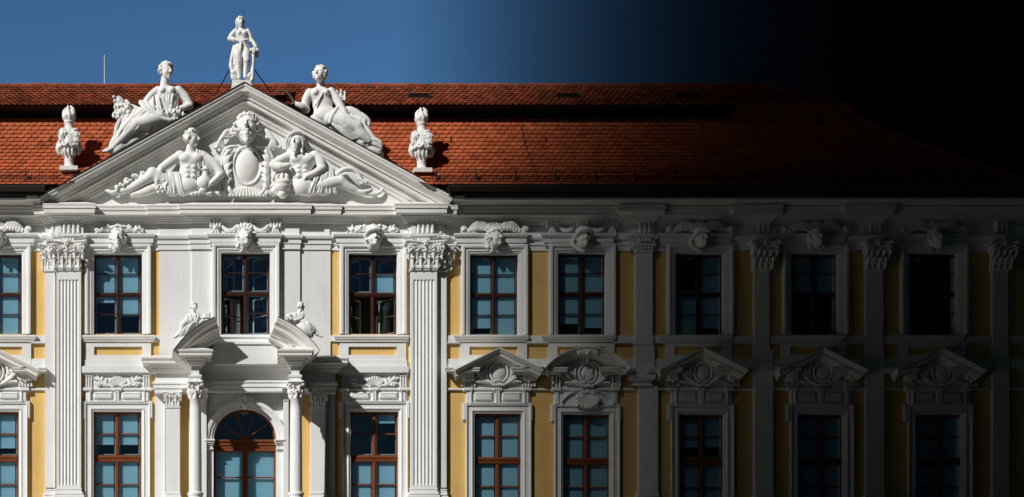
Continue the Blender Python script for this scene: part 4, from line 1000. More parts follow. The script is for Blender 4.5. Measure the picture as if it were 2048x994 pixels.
# ---- leaf crests of windows on the projecting front
def leafcrest(seed):
    S = Sculpt(); rnd = random.Random(seed)
    for g in (-1, 1):
        S.spiral((g * 44, -8, 3), 6, 1.2, 2, a0=90, dr=g); 
        for k in range(11):
            x = 6 + k * 3.6; yy = -10 - 3.5 * math.sin(k * .55) ; S.ball((g * x, yy + rnd.uniform(-2, 2), 3 + rnd.uniform(0, 2.5)), rnd.uniform(2.6, 4.0), k=.7)
            S.leaf(g * x, -5, 90 - g * rnd.uniform(-35, 50), rnd.uniform(7, 12), 3, 3, r=1.2)
    for k in range(5): S.ball((-8 + k * 4, -16 + abs(k - 2) * 1.5, 6), 3.2, k=.5)
    return S
for i in (1, 3): leafcrest(i).build('leaf_crest', ST, SUR[i][0], SUR[i][2], 468, SUR[i][1] + 7, .9)
for i in (1, 3):
    mb = MB(); c = SUR[i][2]; sweep_elev(mb, [(c - 50, 467), (c - 50, 445), (c + 50, 445), (c + 50, 467)], [(0, 4), (0, 7), (1.6, 7), (1.6, 4)], 6); mb.build('panel_frame', WH, SUR[i][0])
# ---- brackets and swags
def trig():
    S = Sculpt()
    for k in range(4): x = -10.5 + k * 7; S.cap((x * 1.1, -28, 6), (x * .82, -9, 4), 3.1, 2.3, .3)
    S.box((-12, -28, -3), (12, -8, 4), 1); S.ball((0, -7, 5), 3.2); 
    for g in (-1, 0, 1): S.cap((g * 2, -6, 4), (g * 7, 4, 2.5), 2.4, 2.0, .5); S.cap((g * 4.5, -6, 3), (g * 4, 4, 2), 1.6)
    return S
def swag():
    S = Sculpt()
    for k in range(3): S.tube([(-16, -9 + k * 2, 3), (-8, -1 + k * 2.3, 4.5), (2, 1 + k * 1.6, 5), (11, -6 + k * 2, 4), (17, -14 + k * 2.5, 3)], [1.2, 2.2, 2.4, 2.2, 1.2], .5)
    return S
tm = sm_ = None
for i, cx, ps in ((2, 491, 15), (5, 1164, 2)):
    so_ = SUR[i][0]
    for dx in (-60, 0, 60):
        if tm is None: tm = trig().build('bracket', ST, so_, cx + dx, 463, ps, 1.0).data
        else: place(tm, 'bracket', so_, cx + dx, 463, ps)
    for dx in (-31, 31):
        if sm_ is None: sm_ = swag().build('swag', ST, so_, cx + dx, 460, ps, 1.0).data
        else: place(sm_, 'swag', so_, cx + dx, 460, ps)
# ---- shell reliefs over the lower windows of the projecting front
def shell(seed):
    S = Sculpt(); rnd = random.Random(seed)
    for k in range(9):
        a = R(26 + k * 16); L = 17; S.cap((math.cos(a) * 4, -1 - math.sin(a) * 3, 3), (math.cos(a) * L * 1.05, -2 - math.sin(a) * L, 5), 1.1, 2.3, .4)
    for g in (-1, 1):
        S.spiral((g * 11, -3, 4), 4, 1, 1.6, a0=90, dr=g)
        S.tube([(g * 12, -1, 3), (g * 24, -5, 4), (g * 34, -12, 4), (g * 40, -17, 4)], [2.2, 2.2, 1.8, 2], .8); S.spiral((g * 40, -16, 4), 4.5, 1, 1.6, a0=-90, dr=-g)
        for k in range(6): S.leaf(g * (16 + k * 4.6), -3 - k * 2, 90 - g * (20 + k * 6) * (1 if k % 2 else -1), 9, 3.4, 3, bend=-g * 30, r=1.25); S.leaf(g * (16 + k * 4.4), -4 - k, -g * 20 + (0 if g > 0 else 180), 7, 2.6, 3, r=1.1)
        for k in range(5): a = k * 1.256; S.ball((g * 37 + math.cos(a) * 4, -5 + math.sin(a) * 3.4, 5), 2.1, k=.4)
        S.ball((g * 37, -5, 6), 1.7, k=.3)
    return S
sh = shell(3).build('shell_relief', ST, LSUR[1][0], 235, 774, RIS + 4, .8); place(sh.data, 'shell_relief', LSUR[3][0], 749, 774, RIS + 4)
# ---- cartouches under the pediments
def cartouche(seed, blank=True):
    S = Sculpt(); rnd = random.Random(seed)
    S.ell((0, -29, 2), (14.5, 17, 7), k=.6)
    for k in range(30): a = 2 * math.pi * k / 30; b = 2 * math.pi * (k + 1) / 30; S.cap((math.cos(a) * 17.5, -29 + math.sin(a) * 20, 6), (math.cos(b) * 17.5, -29 + math.sin(b) * 20, 6), 2.3, k=.4)
    if not blank:
        for k in range(46): x, y = rnd.uniform(-11, 11), rnd.uniform(-13, 13); 
        for k in range(46):
            x, y = rnd.uniform(-11, 11), rnd.uniform(-13, 13)
            if (x / 12)**2 + (y / 14)**2 < 1: S.cap((x, -29 + y, 8), (x + rnd.uniform(-4, 4), -29 + y + rnd.uniform(-3, 3), 8), 1.3, k=.3)
    for g in (-1, 1):
        S.tube([(g * 8, -52, 5), (g * 20, -46, 5), (g * 25, -34, 5), (g * 24, -20, 4), (g * 18, -8, 4)], [2.2, 2.6, 2.8, 2.6, 2.0], .7); S.spiral((g * 9, -51, 6), 4.6, 1.1, 1.8, a0=0, dr=g)
        S.spiral((g * 34, -43, 5), 6, 1.1, 2.2, a0=-90, dr=g); S.tube([(g * 30, -38, 4), (g * 34, -30, 5), (g * 30, -22, 4), (g * 24, -14, 4)], 2.0)
        S.spiral((g * 29, -28, 6), 5, 1, 2, a0=0, dr=-g)
        for k in range(5): S.leaf(g * (9 + k * 6), -3 - k * 1.6, 90 - g * (35 + k * 8), 15 - k, 4, 4, bend=-g * 45, r=1.5)
        for k in range(3): S.leaf(g * (22 + k * 4), -14 - k * 4, 90 - g * 55, 12, 3.5, 5, bend=-g * 50, r=1.4)
        S.tube([(g * 8, -4, 6), (g * 20, -9, 7), (g * 36, -20, 6)], [2.4, 2.4, 1.8], .8)
    S.leaf(0, -50, 90, 13, 4, 6, r=1.8); S.ball((0, -53, 8), 3.4)
    for k in range(5): S.ball((-10 + k * 5, -4, 7), 3.0, k=.4); S.ball((-8 + k * 4, -13 + abs(k - 2), 9), 2.0, k=.3)
    return S
ca = None
for i in (0, 4, 6, 7, 8):
    so_, p, cx = LSUR[i]
    if ca is None: ca = cartouche(4).build('cartouche', ST, so_, cx, 775, p + 5, 1.0).data
    else: place(ca, 'cartouche', so_, cx + 1, 775, p + 5)
cartouche(8, False).build('cartouche', ST, LSUR[5][0], LSUR[5][2] + 1, 777, 5, 1.0)
S = Sculpt()
for k in range(11): a = R(18 + k * 14.4); L = 24; S.cap((0 + math.cos(a) * 3, -6 + math.sin(a) * 3 - 20, 7), (math.cos(a) * L, -26 + math.sin(a) * L * 1.05, 9), 1.4, 3.4, .5)
for g in (-1, 1): S.spiral((g * 10, -30, 8), 6, 1.2, 2.2, a0=0, dr=-g, d1=11); S.tube([(g * 18, -28, 6), (g * 22, -16, 6), (g * 20, -4, 5)], 2.5)
S.ball((0, -33, 9), 4); S.build('shell_keystone', ST, LSUR[5][0], 1173, 817, 6, 1.1)
S = Sculpt()
for k in range(9): t = -1 + k / 4; S.ell((t * 18, 2 * t * t - 2, 5), (3.4, 8 - 3 * abs(t), 4), t * 24)
S.ball((0, 0, 8), 4); S.build('shell_crown', ST, LSUR[5][0], 1174, 707, 30, 1.1)
# consoles under the pediment ends
def console():
    S = Sculpt(); S.box((-12, -24, -3), (12, -9, 5), 2)
    for k in range(4): x = -8 + k * 5.2; S.cap((x, -23, 8), (x, -13, 9), 2.9, 2.7, .3); S.ball((x, -12, 7), 2.8, k=.3)
    S.ball((0, -9, 6), 3.4); S.spiral((-13, -16, 5), 4, 1, 1.6)
    for k in range(5): S.ball((-12 + k * 6, 0, 4), 2.4, k=.3); S.cap((-12 + k * 6, -6, 3), (-12 + k * 6, 0, 4), 1.6, k=.4)
    return S
cm_ = None
for i in (0, 4, 6, 7, 8):
    so_, p, cx = LSUR[i]
    for g in (-1, 1):
        x = cx + 1 + g * 60
        if cm_ is None: cm_ = console().build('console', ST, so_, x, 772, 4, 1.0).data
        else: place(cm_, 'console', so_, x, 772, 4)
for g in (-1, 1):
    mb = MB()
    for k in range(3): a = 1174 + g * 60 - 9 + k * 6.5; mb.box(a, a + 3.6, 751, 775, 11, ch=.8)
    mb.build('console_flutes', WH, LSUR[5][0])
# portal keystone
S = Sculpt(); S.box((-9, -18, -2), (9, 6, 9), 3); S.spiral((-9, -14, 8), 5, 1.1, 2, dr=-1); S.spiral((9, -14, 8), 5, 1.1, 2); S.tube([(-14, 2, 6), (-8, -6, 10), (0, 2, 12), (8, -6, 10), (14, 2, 6)], 2.6); S.cap((0, -16, 9), (0, 7, 11), 4, 3)
for k in range(4): S.ball((-9 + k * 6, 6, 8), 2.4)
S.build('keystone', ST, POR, 490, 812, 22, .9)

# ================================================================== GABLE RELIEF
RX, RY = 491, 397   # relief origin
def rel(x, y, d): return (x - RX, y - RY, d)
# young man
S = Sculpt(); P = rel
head(S, P(383, 285, 22), 18, 62, 0, 'curly', 0, 41)
limb(S, [P(381, 300, 17), P(380, 312, 14)], [7.5, 9])
S.ell(P(382, 327, 14), (26, 19, 15), k=4); S.ell(P(379, 350, 13), (21, 22, 14), k=5); S.ell(P(376, 376, 14), (24, 18, 15), k=5)
for x in (370, 393): S.ell(P(x, 324, 24), (11.5, 9, 7), k=2.4)
for j in range(3):
    for g in (-1, 1): S.ell(P(380 + g * 6, 342 + j * 9, 25), (5.8, 4.6, 3.5), k=1)
S.ball(P(360, 316, 14), 10, 3); S.ball(P(404, 318, 14), 10.5, 3)
limb(S, [P(358, 318, 14), P(338, 332, 18), P(323, 343, 19)], [9, 8.5, 7]); limb(S, [P(323, 343, 19), P(317, 357, 22), P(314, 369, 24)], [6.8, 6.4, 4.2]); hand(S, P(313, 373, 25), P(314, 390, 24), 5.5)
limb(S, [P(406, 320, 14), P(428, 334, 17), P(441, 354, 19)], [9.5, 8.5, 7]); limb(S, [P(441, 355, 19), P(430, 367, 24), P(420, 376, 27)], [7, 6, 4.5]); hand(S, P(418, 378, 28), P(408, 392, 27), 5.5, .2)
limb(S, [P(366, 382, 12), P(332, 368, 15), P(305, 353, 17)], [13, 12, 11.5]); limb(S, [P(304, 356, 17), P(284, 369, 16), P(257, 382, 12), P(236, 386, 10)], [10.5, 8.5, 6.5, 4.6]); S.tube([P(236, 387, 11), P(226, 389, 12), P(212, 384, 11)], [5, 4.6, 2.6])
limb(S, [P(318, 376, 10), P(298, 384, 12), P(282, 389, 10), P(266, 392, 9)], [9, 8.5, 7, 5])
S.build('relief_figure', ST, PAL, RX, RY, RIS, 1.2)['label'] = 'reclining youth with curly hair holding a jar'
S = Sculpt(); rnd = random.Random(9)
for t in range(60):
    q = rnd.random(); x = 232 + q * 90; y = 384 - 28 * math.sin(q * 2.6) + rnd.uniform(-5, 5); S.ball(P(x, y, 19 + rnd.uniform(-2, 4) - (1 - q) * 5), rnd.uniform(2.6, 4.2), k=.4)
for t in range(26): S.ball(P(322 + rnd.gauss(0, 6), 383 + rnd.gauss(0, 5.5), 24 + rnd.uniform(-2, 4)), 3.2, k=.4)
folds(S, [P(328, 350, 18), P(358, 352, 20)], [P(328, 394, 24), P(370, 396, 24)], 8, 2.6, 4, 3, .4); S.ell(P(346, 374, 14), (20, 24, 11))
folds(S, [P(392, 304, 22), P(416, 314, 16)], [P(398, 344, 22), P(432, 352, 14)], 7, 2.6, 3, 4); S.ell(P(420, 350, 4), (24, 34, 9), 20); folds(S, [P(424, 322, 10), P(446, 350, 8)], [P(404, 392, 14), P(450, 392, 10)], 7, 2.6, 2, 41)
folds(S, [P(384, 390, 18), P(430, 388, 18)], [P(372, 396, 22), P(440, 396, 18)], 6, 3, 2, 5)
S.build('relief_drapery', ST, PAL, RX, RY, RIS, 1.2)
S = Sculpt(); S.ell(P(407, 372, 22), (14, 14, 12)); S.cap(P(409, 360, 22), P(410, 350, 22), 7, 5); S.ell(P(410, 347, 22), (10, 3, 9)); S.ell(P(410, 343, 22), (5, 4, 5)); S.ell(P(405, 388, 20), (9, 5, 8)); S.tube([P(396, 352, 22), P(392, 360, 22), P(396, 368, 22)], 2)
for k in range(9): a = k * .7; S.ball(P(407 + math.cos(a) * 11, 376 + math.sin(a) * 3, 32 - abs(math.cos(a)) * 6), 2, k=.5)
S.build('relief_jar', ST, PAL, RX, RY, RIS, 1.2)
# old man
S = Sculpt()
head(S, P(590, 293, 23), 18, -24, 8, 'long', 1.25, 42)
limb(S, [P(592, 306, 16), P(596, 316, 13)], [8, 9]); S.ell(P(602, 328, 14), (27, 19, 15), k=4); S.ell(P(601, 350, 13), (21, 22, 14), k=5); S.ell(P(606, 377, 14), (24, 19, 15), k=5)
for x in (591, 614): S.ell(P(x, 325, 24), (12, 9, 7), k=2.4)
for j in range(3):
    for g in (-1, 1): S.ell(P(601 + g * 6, 342 + j * 9, 25), (5.8, 4.6, 3.5), k=1)
S.ball(P(580, 316, 14), 10, 3); S.ball(P(626, 318, 14), 11, 3)
limb(S, [P(578, 317, 14), P(560, 326, 18), P(546, 335, 20)], [9, 8, 7]); limb(S, [P(545, 337, 20), P(558, 342, 26), P(574, 340, 29)], [7, 7, 4.6]); hand(S, P(579, 344, 30), P(586, 362, 28), 6, .2)
limb(S, [P(628, 318, 14), P(638, 330, 18), P(642, 342, 20)], [10, 9, 7.5]); limb(S, [P(642, 343, 20), P(628, 354, 26), P(613, 360, 28)], [7.5, 6.5, 4.6]); hand(S, P(608, 364, 29), P(598, 380, 28), 5.5, .2)
limb(S, [P(616, 382, 12), P(650, 374, 15), P(678, 368, 15)], [13, 12, 10]); limb(S, [P(678, 368, 15), P(696, 379, 14), P(712, 386, 12)], [10, 7.5, 5.4]); S.tube([P(712, 387, 13), P(726, 389, 14), P(741, 383, 12)], [5.4, 5, 2.8])
limb(S, [P(720, 390, 10), P(745, 392, 10), P(758, 388, 9), P(764, 380, 8)], [4, 4, 3, 2])
S.build('relief_figure', ST, PAL, RX, RY, RIS, 1.2)['label'] = 'reclining bearded old man in a hooded cloak'
S = Sculpt()
S.ell(P(590, 282, 13), (17, 12, 14)); S.tube([P(571, 304, 18), P(571, 290, 24), P(578, 279, 31), P(591, 275, 33), P(604, 282, 27), P(610, 298, 18)], [2.4, 3, 3.2, 3.2, 3, 2.4], 1.2); folds(S, [P(604, 282, 16), P(614, 300, 12)], [P(618, 304, 14), P(612, 314, 16)], 4, 2.6, 2, 6)
folds(S, [P(640, 334, 18), P(664, 342, 12)], [P(616, 393, 26), P(674, 392, 18)], 9, 2.7, 5, 7, .4); S.ell(P(645, 368, 12), (25, 28, 12), 8)
folds(S, [P(632, 312, 8), P(656, 328, 8)], [P(646, 345, 14), P(674, 352, 10)], 7, 2.6, 2, 8); folds(S, [P(560, 352, 10), P(584, 356, 12)], [P(540, 394, 12), P(592, 395, 14)], 7, 2.8, 2, 42); S.ell(P(552, 350, 3), (20, 26, 8), -20)
S.tube([P(672, 352, 10), P(684, 344, 12), P(700, 342, 12), P(714, 350, 11), P(722, 364, 10)], [5, 5, 4.5, 4, 3], 1); S.tube([P(680, 354, 10), P(694, 352, 12), P(706, 362, 12), P(718, 372, 10), P(728, 366, 10)], [4, 4, 4, 3.5, 2], 1); S.tube([P(700, 350, 8), P(712, 360, 9), P(730, 368, 8)], 5)
S.build('relief_drapery', ST, PAL, RX, RY, RIS, 1.2)
S = Sculpt(); S.ell(P(563, 380, 20), (16, 11, 14)); S.cap(P(563, 388, 20), P(563, 394, 20), 7, 9); S.ell(P(563, 371, 20), (17, 4, 15))
for k in range(9): t = -1 + k / 4; S.cap(P(563 + t * 15, 373, 20 + 13 * math.sqrt(max(0, 1 - t * t))), P(563 + t * 9, 388, 20 + 9 * math.sqrt(max(0, 1 - t * t))), 2.3, 1.7, .4)
for k in range(6): S.tube([P(552 + k * 4.4, 369, 22), P(550 + k * 4.8 + (-1)**k * 2, 360, 24), P(556 + k * 3, 350 + abs(k - 3) * 3, 22)], [3.2, 3.4, 1.4], .7)
S.leaf(544 - RX, 362 - RY, 60, 24, 6, 14, bend=40); S.leaf(548 - RX, 392 - RY, 160, 14, 5, 14)
S.build('relief_brazier', ST, PAL, RX, RY, RIS, 1.2)
# central mask and great cartouche
S = Sculpt(); head(S, P(493, 262, 22), 27, -10, 8, 'curly', 1.0, 43); S.ell(P(493, 262, 4), (22, 28, 16)); rnd = random.Random(3)
for k in range(38): a = rnd.uniform(-.15, 3.3); S.ball(P(493 + math.cos(a) * rnd.uniform(19, 26), 262 - math.sin(a) * rnd.uniform(19, 27), rnd.uniform(10, 22)), rnd.uniform(3.2, 5), k=.7)
S.build('relief_mask', ST, PAL, RX, RY, RIS, 1.2)
S = Sculpt()
S.ell(P(494, 334, 2), (25, 35, 14), k=.6); S.ell(P(494, 352, 0), (44, 46, 9), k=2)
for k in range(40): a = 2 * math.pi * k / 40; b = 2 * math.pi * (k + 1) / 40; S.cap(P(494 + math.cos(a) * 28, 334 + math.sin(a) * 38, 8), P(494 + math.cos(b) * 28, 334 + math.sin(b) * 38, 8), 2.6, k=.5)
for g in (-1, 1):
    S.spiral(P(493 + g * 25, 268, 12), 8, 1.2, 3, a0=-90, dr=g, d1=18)
    for k in range(4): S.tube([P(493 + g * (31 + k), 264 + k * 5, 10), P(493 + g * (42 + k * 2.5), 268 + k * 4, 13), P(493 + g * (50 + k * 2), 284 + k * 2, 12), P(493 + g * (47 + k * 5 - 4), 300 - k, 9)], [3, 4, 3.6, 3], .8)
    S.tube([P(493 + g * 54, 282, 8), P(493 + g * 58, 296, 9), P(493 + g * 64, 298, 8), P(493 + g * 68, 292, 8)], [3, 3.4, 3, 2])
    for k in range(6):
        y = 306 + k * 13; S.tube([P(493 + g * 31, y - 6 + 4 * (k == 0), 8), P(493 + g * (38 + (k == 1) * 2), y + 2, 12), P(493 + g * (44 - k * .6), y + 14, 10), P(493 + g * (42 - k * 2), y + 27, 7)] if k < 5 else [P(493 + g * 36, 372, 8), P(493 + g * 34, 384, 12), P(493 + g * 24, 394, 10)], [2.5, 4, 3.6, 2.2], .9)
    S.tube([P(493 + g * 20, 296, 8), P(493 + g * 34, 298, 11), P(493 + g * 46, 306, 9), P(493 + g * 52, 322, 7)], [3, 3.6, 3.4, 2.5], .8)
    S.tube([P(493 + g * 30, 302, 9), P(493 + g * 42, 312, 10), P(493 + g * 50, 330, 7), P(493 + g * 50, 346, 7)], [3, 3.4, 3.2, 2.5], .8)
for k in range(11): t = -1 + k / 5; S.cap(P(493 + t * 24, 378 + 4 * abs(t), 9), P(493 + t * 34, 394, 10), 2.4, 3, .6)
for g in (-1, 1):
    for k in range(5): S.leaf(493 + g * (44 + k * 3) - RX, 388 - k * 12 - RY, 90 - g * (62 - k * 5), 22 - k, 6, 8, bend=g * 30, r=2.2)
    for k in range(4): S.tube([P(493 + g * 30, 312 + k * 16, 10), P(493 + g * 37, 322 + k * 15, 14), P(493 + g * 40, 338 + k * 13, 11)], [2, 3.2, 1.6], .6)
S.build('relief_cartouche', ST, PAL, RX, RY, RIS, 1.2)

# ================================================================== FREE STANDING SCULPTURE
def rake_y(x): return 397 - (x - 79) * 227 / 409 if x < 488 else 397 - (905 - x) * 227 / 417
def place_s(S, name, root, ox, oy, p, h=1.0, m=ST): return S.build(name, m, root, ox, oy, p, h)
# ---- standing figure on the apex
ox, oy, pp = 484, 176, 22; T = empty('rooftop_statue', W(ox, oy, pp)); tag(T, 'white statue standing on the tip of the gable, hand on an axe post', 'statue', 'white statues on the gable')
Q = lambda x, y, d: (x - ox, y - oy, d)
S = Sculpt(); head(S, Q(480.5, 46, 3), 10.5, 12, -8, 'long', 0, 51)
limb(S, [Q(482, 53, 1), Q(483, 62, 0)], [4.8, 5.5]); S.ell(Q(483, 70, 0), (12.5, 11, 8.5), k=3); S.ell(Q(484, 84, 0), (9.5, 11, 7.5), k=4); S.ell(Q(484, 96, 0), (12.5, 9, 8.5), k=4)
for x in (478, 489): S.ball(Q(x, 68, 6), 4.6, 2)
limb(S, [Q(471, 63, 0), Q(464, 70, 1), Q(459.5, 77.5, 1)], [5, 4.6, 4]); limb(S, [Q(459.5, 78, 1), Q(467, 81, 5), Q(474, 82, 8)], [4.2, 4, 2.8]); hand(S, Q(476, 82, 9), Q(486, 82, 10), 3.2, .3)
limb(S, [Q(495, 63, 0), Q(500, 72, 0), Q(503, 81, 0)], [5, 4.4, 3.8]); limb(S, [Q(503, 81, 0), Q(508, 89, 3), Q(512, 95, 5)], [3.9, 3.6, 2.6]); hand(S, Q(513, 97, 5), Q(514, 106, 5), 3.2, .4)
limb(S, [Q(476, 97, 1), Q(476, 112, 3), Q(477, 125, 3)], [8, 7.4, 5.4]); limb(S, [Q(477, 125, 3), Q(476.5, 137, 1), Q(478, 154, 1)], [5.4, 5.2, 3.2]); S.cap(Q(478, 157, 2), Q(477, 159, 9), 3.4, 2.6)
limb(S, [Q(491, 98, 1), Q(492.5, 112, 5), Q(493, 124, 7)], [8, 7.2, 5.4]); limb(S, [Q(493, 124, 7), Q(492, 137, 3), Q(490, 152, 3)], [5.4, 5.0, 3.2]); S.cap(Q(490, 155, 4), Q(490, 158, 11), 3.4, 2.6)
place_s(S, 'figure', T, ox, oy, pp, 1.0)
S = Sculpt(); folds(S, [Q(468, 86, -3), Q(478, 92, -5)], [Q(458, 131, -1), Q(472, 140, -6)], 5, 2.8, -2, 11); S.tube([Q(462, 128, -1), Q(463, 140, -1), Q(466, 148, 0)], 3); folds(S, [Q(482, 100, -7), Q(492, 100, -7)], [Q(480, 140, -8), Q(487, 138, -8)], 4, 3, 0, 12)
S.tube([Q(474, 84, 9), Q(484, 86, 10), Q(496, 82, 8)], [3, 3.4, 2.5]); S.tube([Q(481, 86, 10), Q(481, 98, 11), Q(480, 108, 8)], [3, 3, 2]); S.tube([Q(485, 88, 10), Q(492, 96, 9), Q(498, 104, 4)], [2.6, 2.6, 2])
S.ell(Q(470, 150, -3), (9, 12, 8)); S.ball(Q(467, 146, 2), 5); S.ball(Q(472, 139, 0), 4.5); S.ell(Q(497, 154, -2), (8, 6, 8)); S.ball(Q(500, 150, 3), 4)
place_s(S, 'drapery', T, ox, oy, pp, 1.0)
S = Sculpt(); S.box(Q(499, 99, 0), Q(517, 106, 9), 1.5); S.box(Q(505, 97, -1), Q(510, 110, 10), 1); S.cap(Q(507, 106, 3), Q(504, 160, 3), 3.6, 4.2); S.ell(Q(513, 108, -2), (5, 7, 5))
place_s(S, 'axe_post', T, ox, oy, pp, 1.0)
mb = MB(); mb.box(465, 503, 160, 178, pp + 17, pp - 17, ch=.8); mb.box(463.5, 504.5, 169, 182, pp + 19, pp - 19); mb.build('plinth', ST, T)
mb = MB(); mb.rod(W(461, 136, pp - 6), W(433, 186, -60), .016, 6); mb.build('brace', IR, T); mb = MB(); mb.rod(W(507, 136, pp - 6), W(541, 184, -60), .016, 6); mb.build('brace', IR, T)
mb = MB(); mb.rod(W(487, 38, pp - 6), W(487, 20, pp - 6), .006, 5); mb.build('spike', IR, T)
# ---- left reclining woman
ox, oy, pp = 295, 277, 24; T = empty('rooftop_statue', W(ox, oy, pp)); tag(T, 'white reclining woman with a horn of fruit on the left slope of the gable', 'statue', 'white statues on the gable')
S = Sculpt(); head(S, Q(333, 145, 6), 17, 34, -4, 'curly', 0, 52)
limb(S, [Q(330, 158, 2), Q(329, 172, 0)], [7, 8]); S.ell(Q(337, 188, 0), (24, 16, 13), k=4); S.ell(Q(335, 208, 0), (22, 20, 13), k=5); S.ell(Q(324, 232, 0), (25, 19, 15), k=6)
for x in (325, 343): S.ball(Q(x, 184, 9), 7, 2)
limb(S, [Q(316, 181, 0), Q(303, 192, 3), Q(292, 207, 6)], [7.5, 7, 6.5]); limb(S, [Q(292, 208, 6), Q(300, 222, 12), Q(312, 232, 14)], [6.5, 6, 4.5])
limb(S, [Q(357, 181, 0), Q(370, 194, 0), Q(380, 211, 1)], [8, 7.5, 6.5]); limb(S, [Q(380, 212, 1), Q(370, 217, 6), Q(362, 219, 9)], [6.8, 6.2, 4.4]); hand(S, Q(358, 219, 11), Q(350, 226, 12), 5, .5)
limb(S, [Q(318, 238, 4), Q(296, 246, 9), Q(272, 252, 12)], [15, 13, 10]); limb(S, [Q(272, 253, 12), Q(250, 273, 8), Q(226, 296, 4)], [10, 9, 6]); S.tube([Q(226, 297, 4), Q(216, 303, 6), Q(208, 304, 6)], [6, 5, 3])
limb(S, [Q(308, 228, -4), Q(276, 234, 0), Q(256, 242, 2)], [13, 12, 9]); limb(S, [Q(256, 242, 2), Q(242, 264, 0), Q(232, 286, 0)], [9, 9, 6])
place_s(S, 'figure', T, ox, oy, pp, 1.2)
S = Sculpt(); folds(S, [Q(312, 186, 8), Q(352, 186, 10)], [Q(326, 208, 12), Q(345, 212, 12)], 8, 1.6, 1, 13, .6)
folds(S, [Q(294, 212, 12), Q(330, 226, 14)], [Q(236, 262, 8), Q(304, 262, 12)], 8, 3.2, 5, 14); folds(S, [Q(240, 236, 8), Q(262, 244, 8)], [Q(216, 300, 6), Q(246, 292, 8)], 5, 3.6, 2, 15)
folds(S, [Q(268, 228, 12), Q(300, 232, 14)], [Q(232, 288, 8), Q(262, 274, 10)], 7, 4.0, 6, 31, 1.4); S.ell(Q(275, 245, 4), (34, 17, 12), -38, k=4); S.ell(Q(240, 278, 2), (30, 14, 9), -50, k=4); S.ell(Q(300, 226, 2), (24, 15, 12), -20, k=4)
folds(S, [Q(294, 205, 8), Q(318, 190, 8)], [Q(300, 236, 14), Q(330, 238, 16)], 5, 3.0, 3, 32, 1.2)
S.tube([Q(282, 208, 8), Q(292, 222, 14), Q(312, 238, 16), Q(340, 246, 14)], [5, 5.5, 5, 4]); S.ell(Q(262, 262, 0), (24, 20, 8), -35, k=4)
for q_ in range(5): S.ell(Q(240 + q_ * 26, rake_y(240 + q_ * 26) - 10, -2), (22, 9, 12), -29, k=4)
folds(S, [Q(355, 184, -4), Q(366, 190, -5)], [Q(376, 220, -6), Q(384, 214, -6)], 4, 3, 0, 16)
place_s(S, 'drapery', T, ox, oy, pp, 1.2)
S = Sculpt(); rnd = random.Random(7)
S.ell(Q(262, 220, -4), (28, 13, 9), 15); S.ell(Q(243, 224, -2), (15, 20, 9))
for k in range(70): x = rnd.gauss(245, 9); y = rnd.gauss(222, 10); S.ball(Q(x, y, 6 + rnd.uniform(-3, 4)), rnd.uniform(2.6, 4.4), k=.4)
for k in range(18): S.ball(Q(268 + k * 1.7, 222 - k * .3 + rnd.uniform(-3, 3), 4), 3, k=.4)
S.ell(Q(237, 205, 2), (9, 9, 7), 30); S.tube([Q(230, 203, 4), Q(238, 196, 6), Q(246, 203, 4)], 2.4)
for k in range(34): S.ball(Q(rnd.gauss(351, 8), rnd.gauss(231, 5), 14 + rnd.uniform(-3, 3)), rnd.uniform(2.4, 3.8), k=.4)
place_s(S, 'fruit', T, ox, oy, pp, 1.2)
# ---- right reclining woman with quiver
ox, oy, pp = 675, 272, 24; T = empty('rooftop_statue', W(ox, oy, pp)); tag(T, 'white reclining woman with a quiver and sickle on the right slope of the gable', 'statue', 'white statues on the gable')
S = Sculpt(); head(S, Q(638, 152, 8), 17, -30, 10, 'curly', 0, 53)
limb(S, [Q(641, 164, 2), Q(642, 176, 0)], [7, 8]); S.ell(Q(640, 190, 0), (24, 16, 13), k=4); S.ell(Q(645, 209, 0), (20, 20, 12), k=5); S.ell(Q(650, 231, 2), (24, 18, 15), k=6)
for x in (630, 651): S.ball(Q(x, 188, 9), 7.2, 2)
limb(S, [Q(619, 186, 0), Q(611, 203, 2), Q(611, 219, 3)], [8, 7.5, 6.5]); limb(S, [Q(612, 220, 3), Q(603, 217, 9), Q(594, 213, 11)], [6.8, 6.2, 4.6]); hand(S, Q(590, 211, 12), Q(580, 206, 13), 5.5, .8)
limb(S, [Q(662, 184, 0), Q(673, 200, 3), Q(680, 214, 6)], [8, 7.2, 6.4]); limb(S, [Q(680, 214, 6), Q(687, 226, 9), Q(693, 236, 9)], [6.4, 5.6, 4.2]); hand(S, Q(695, 239, 9), Q(702, 246, 10), 4.6, .3)
limb(S, [Q(660, 240, 4), Q(686, 248, 9), Q(712, 258, 12)], [15, 14, 11]); limb(S, [Q(712, 259, 12), Q(722, 272, 11), Q(736, 284, 9)], [11, 10, 8]); S.tube([Q(738, 286, 8), Q(750, 292, 9), Q(758, 298, 9)], [7, 6, 4])
limb(S, [Q(672, 228, -6), Q(700, 224, -4), Q(722, 236, -2)], [12, 11, 9]); limb(S, [Q(722, 237, -2), Q(730, 254, -2), Q(738, 268, 0)], [9, 8, 6])
place_s(S, 'figure', T, ox, oy, pp, 1.2)
S = Sculpt(); folds(S, [Q(672, 222, 12), Q(650, 244, 14)], [Q(726, 276, 12), Q(700, 284, 10)], 7, 3.4, 4, 17); folds(S, [Q(690, 228, 4), Q(724, 234, 4)], [Q(714, 252, 8), Q(738, 262, 4)], 5, 3.2, 3, 18)
S.ell(Q(690, 250, 4), (36, 18, 13), 30, k=4); S.ell(Q(730, 272, 2), (26, 15, 10), 45, k=4); folds(S, [Q(655, 232, 14), Q(676, 226, 14)], [Q(700, 276, 12), Q(724, 256, 14)], 6, 4.0, 6, 33, 1.4)
folds(S, [Q(716, 262, 14), Q(732, 258, 10)], [Q(732, 292, 10), Q(756, 288, 8)], 5, 3.4, 3, 34, 1.2)
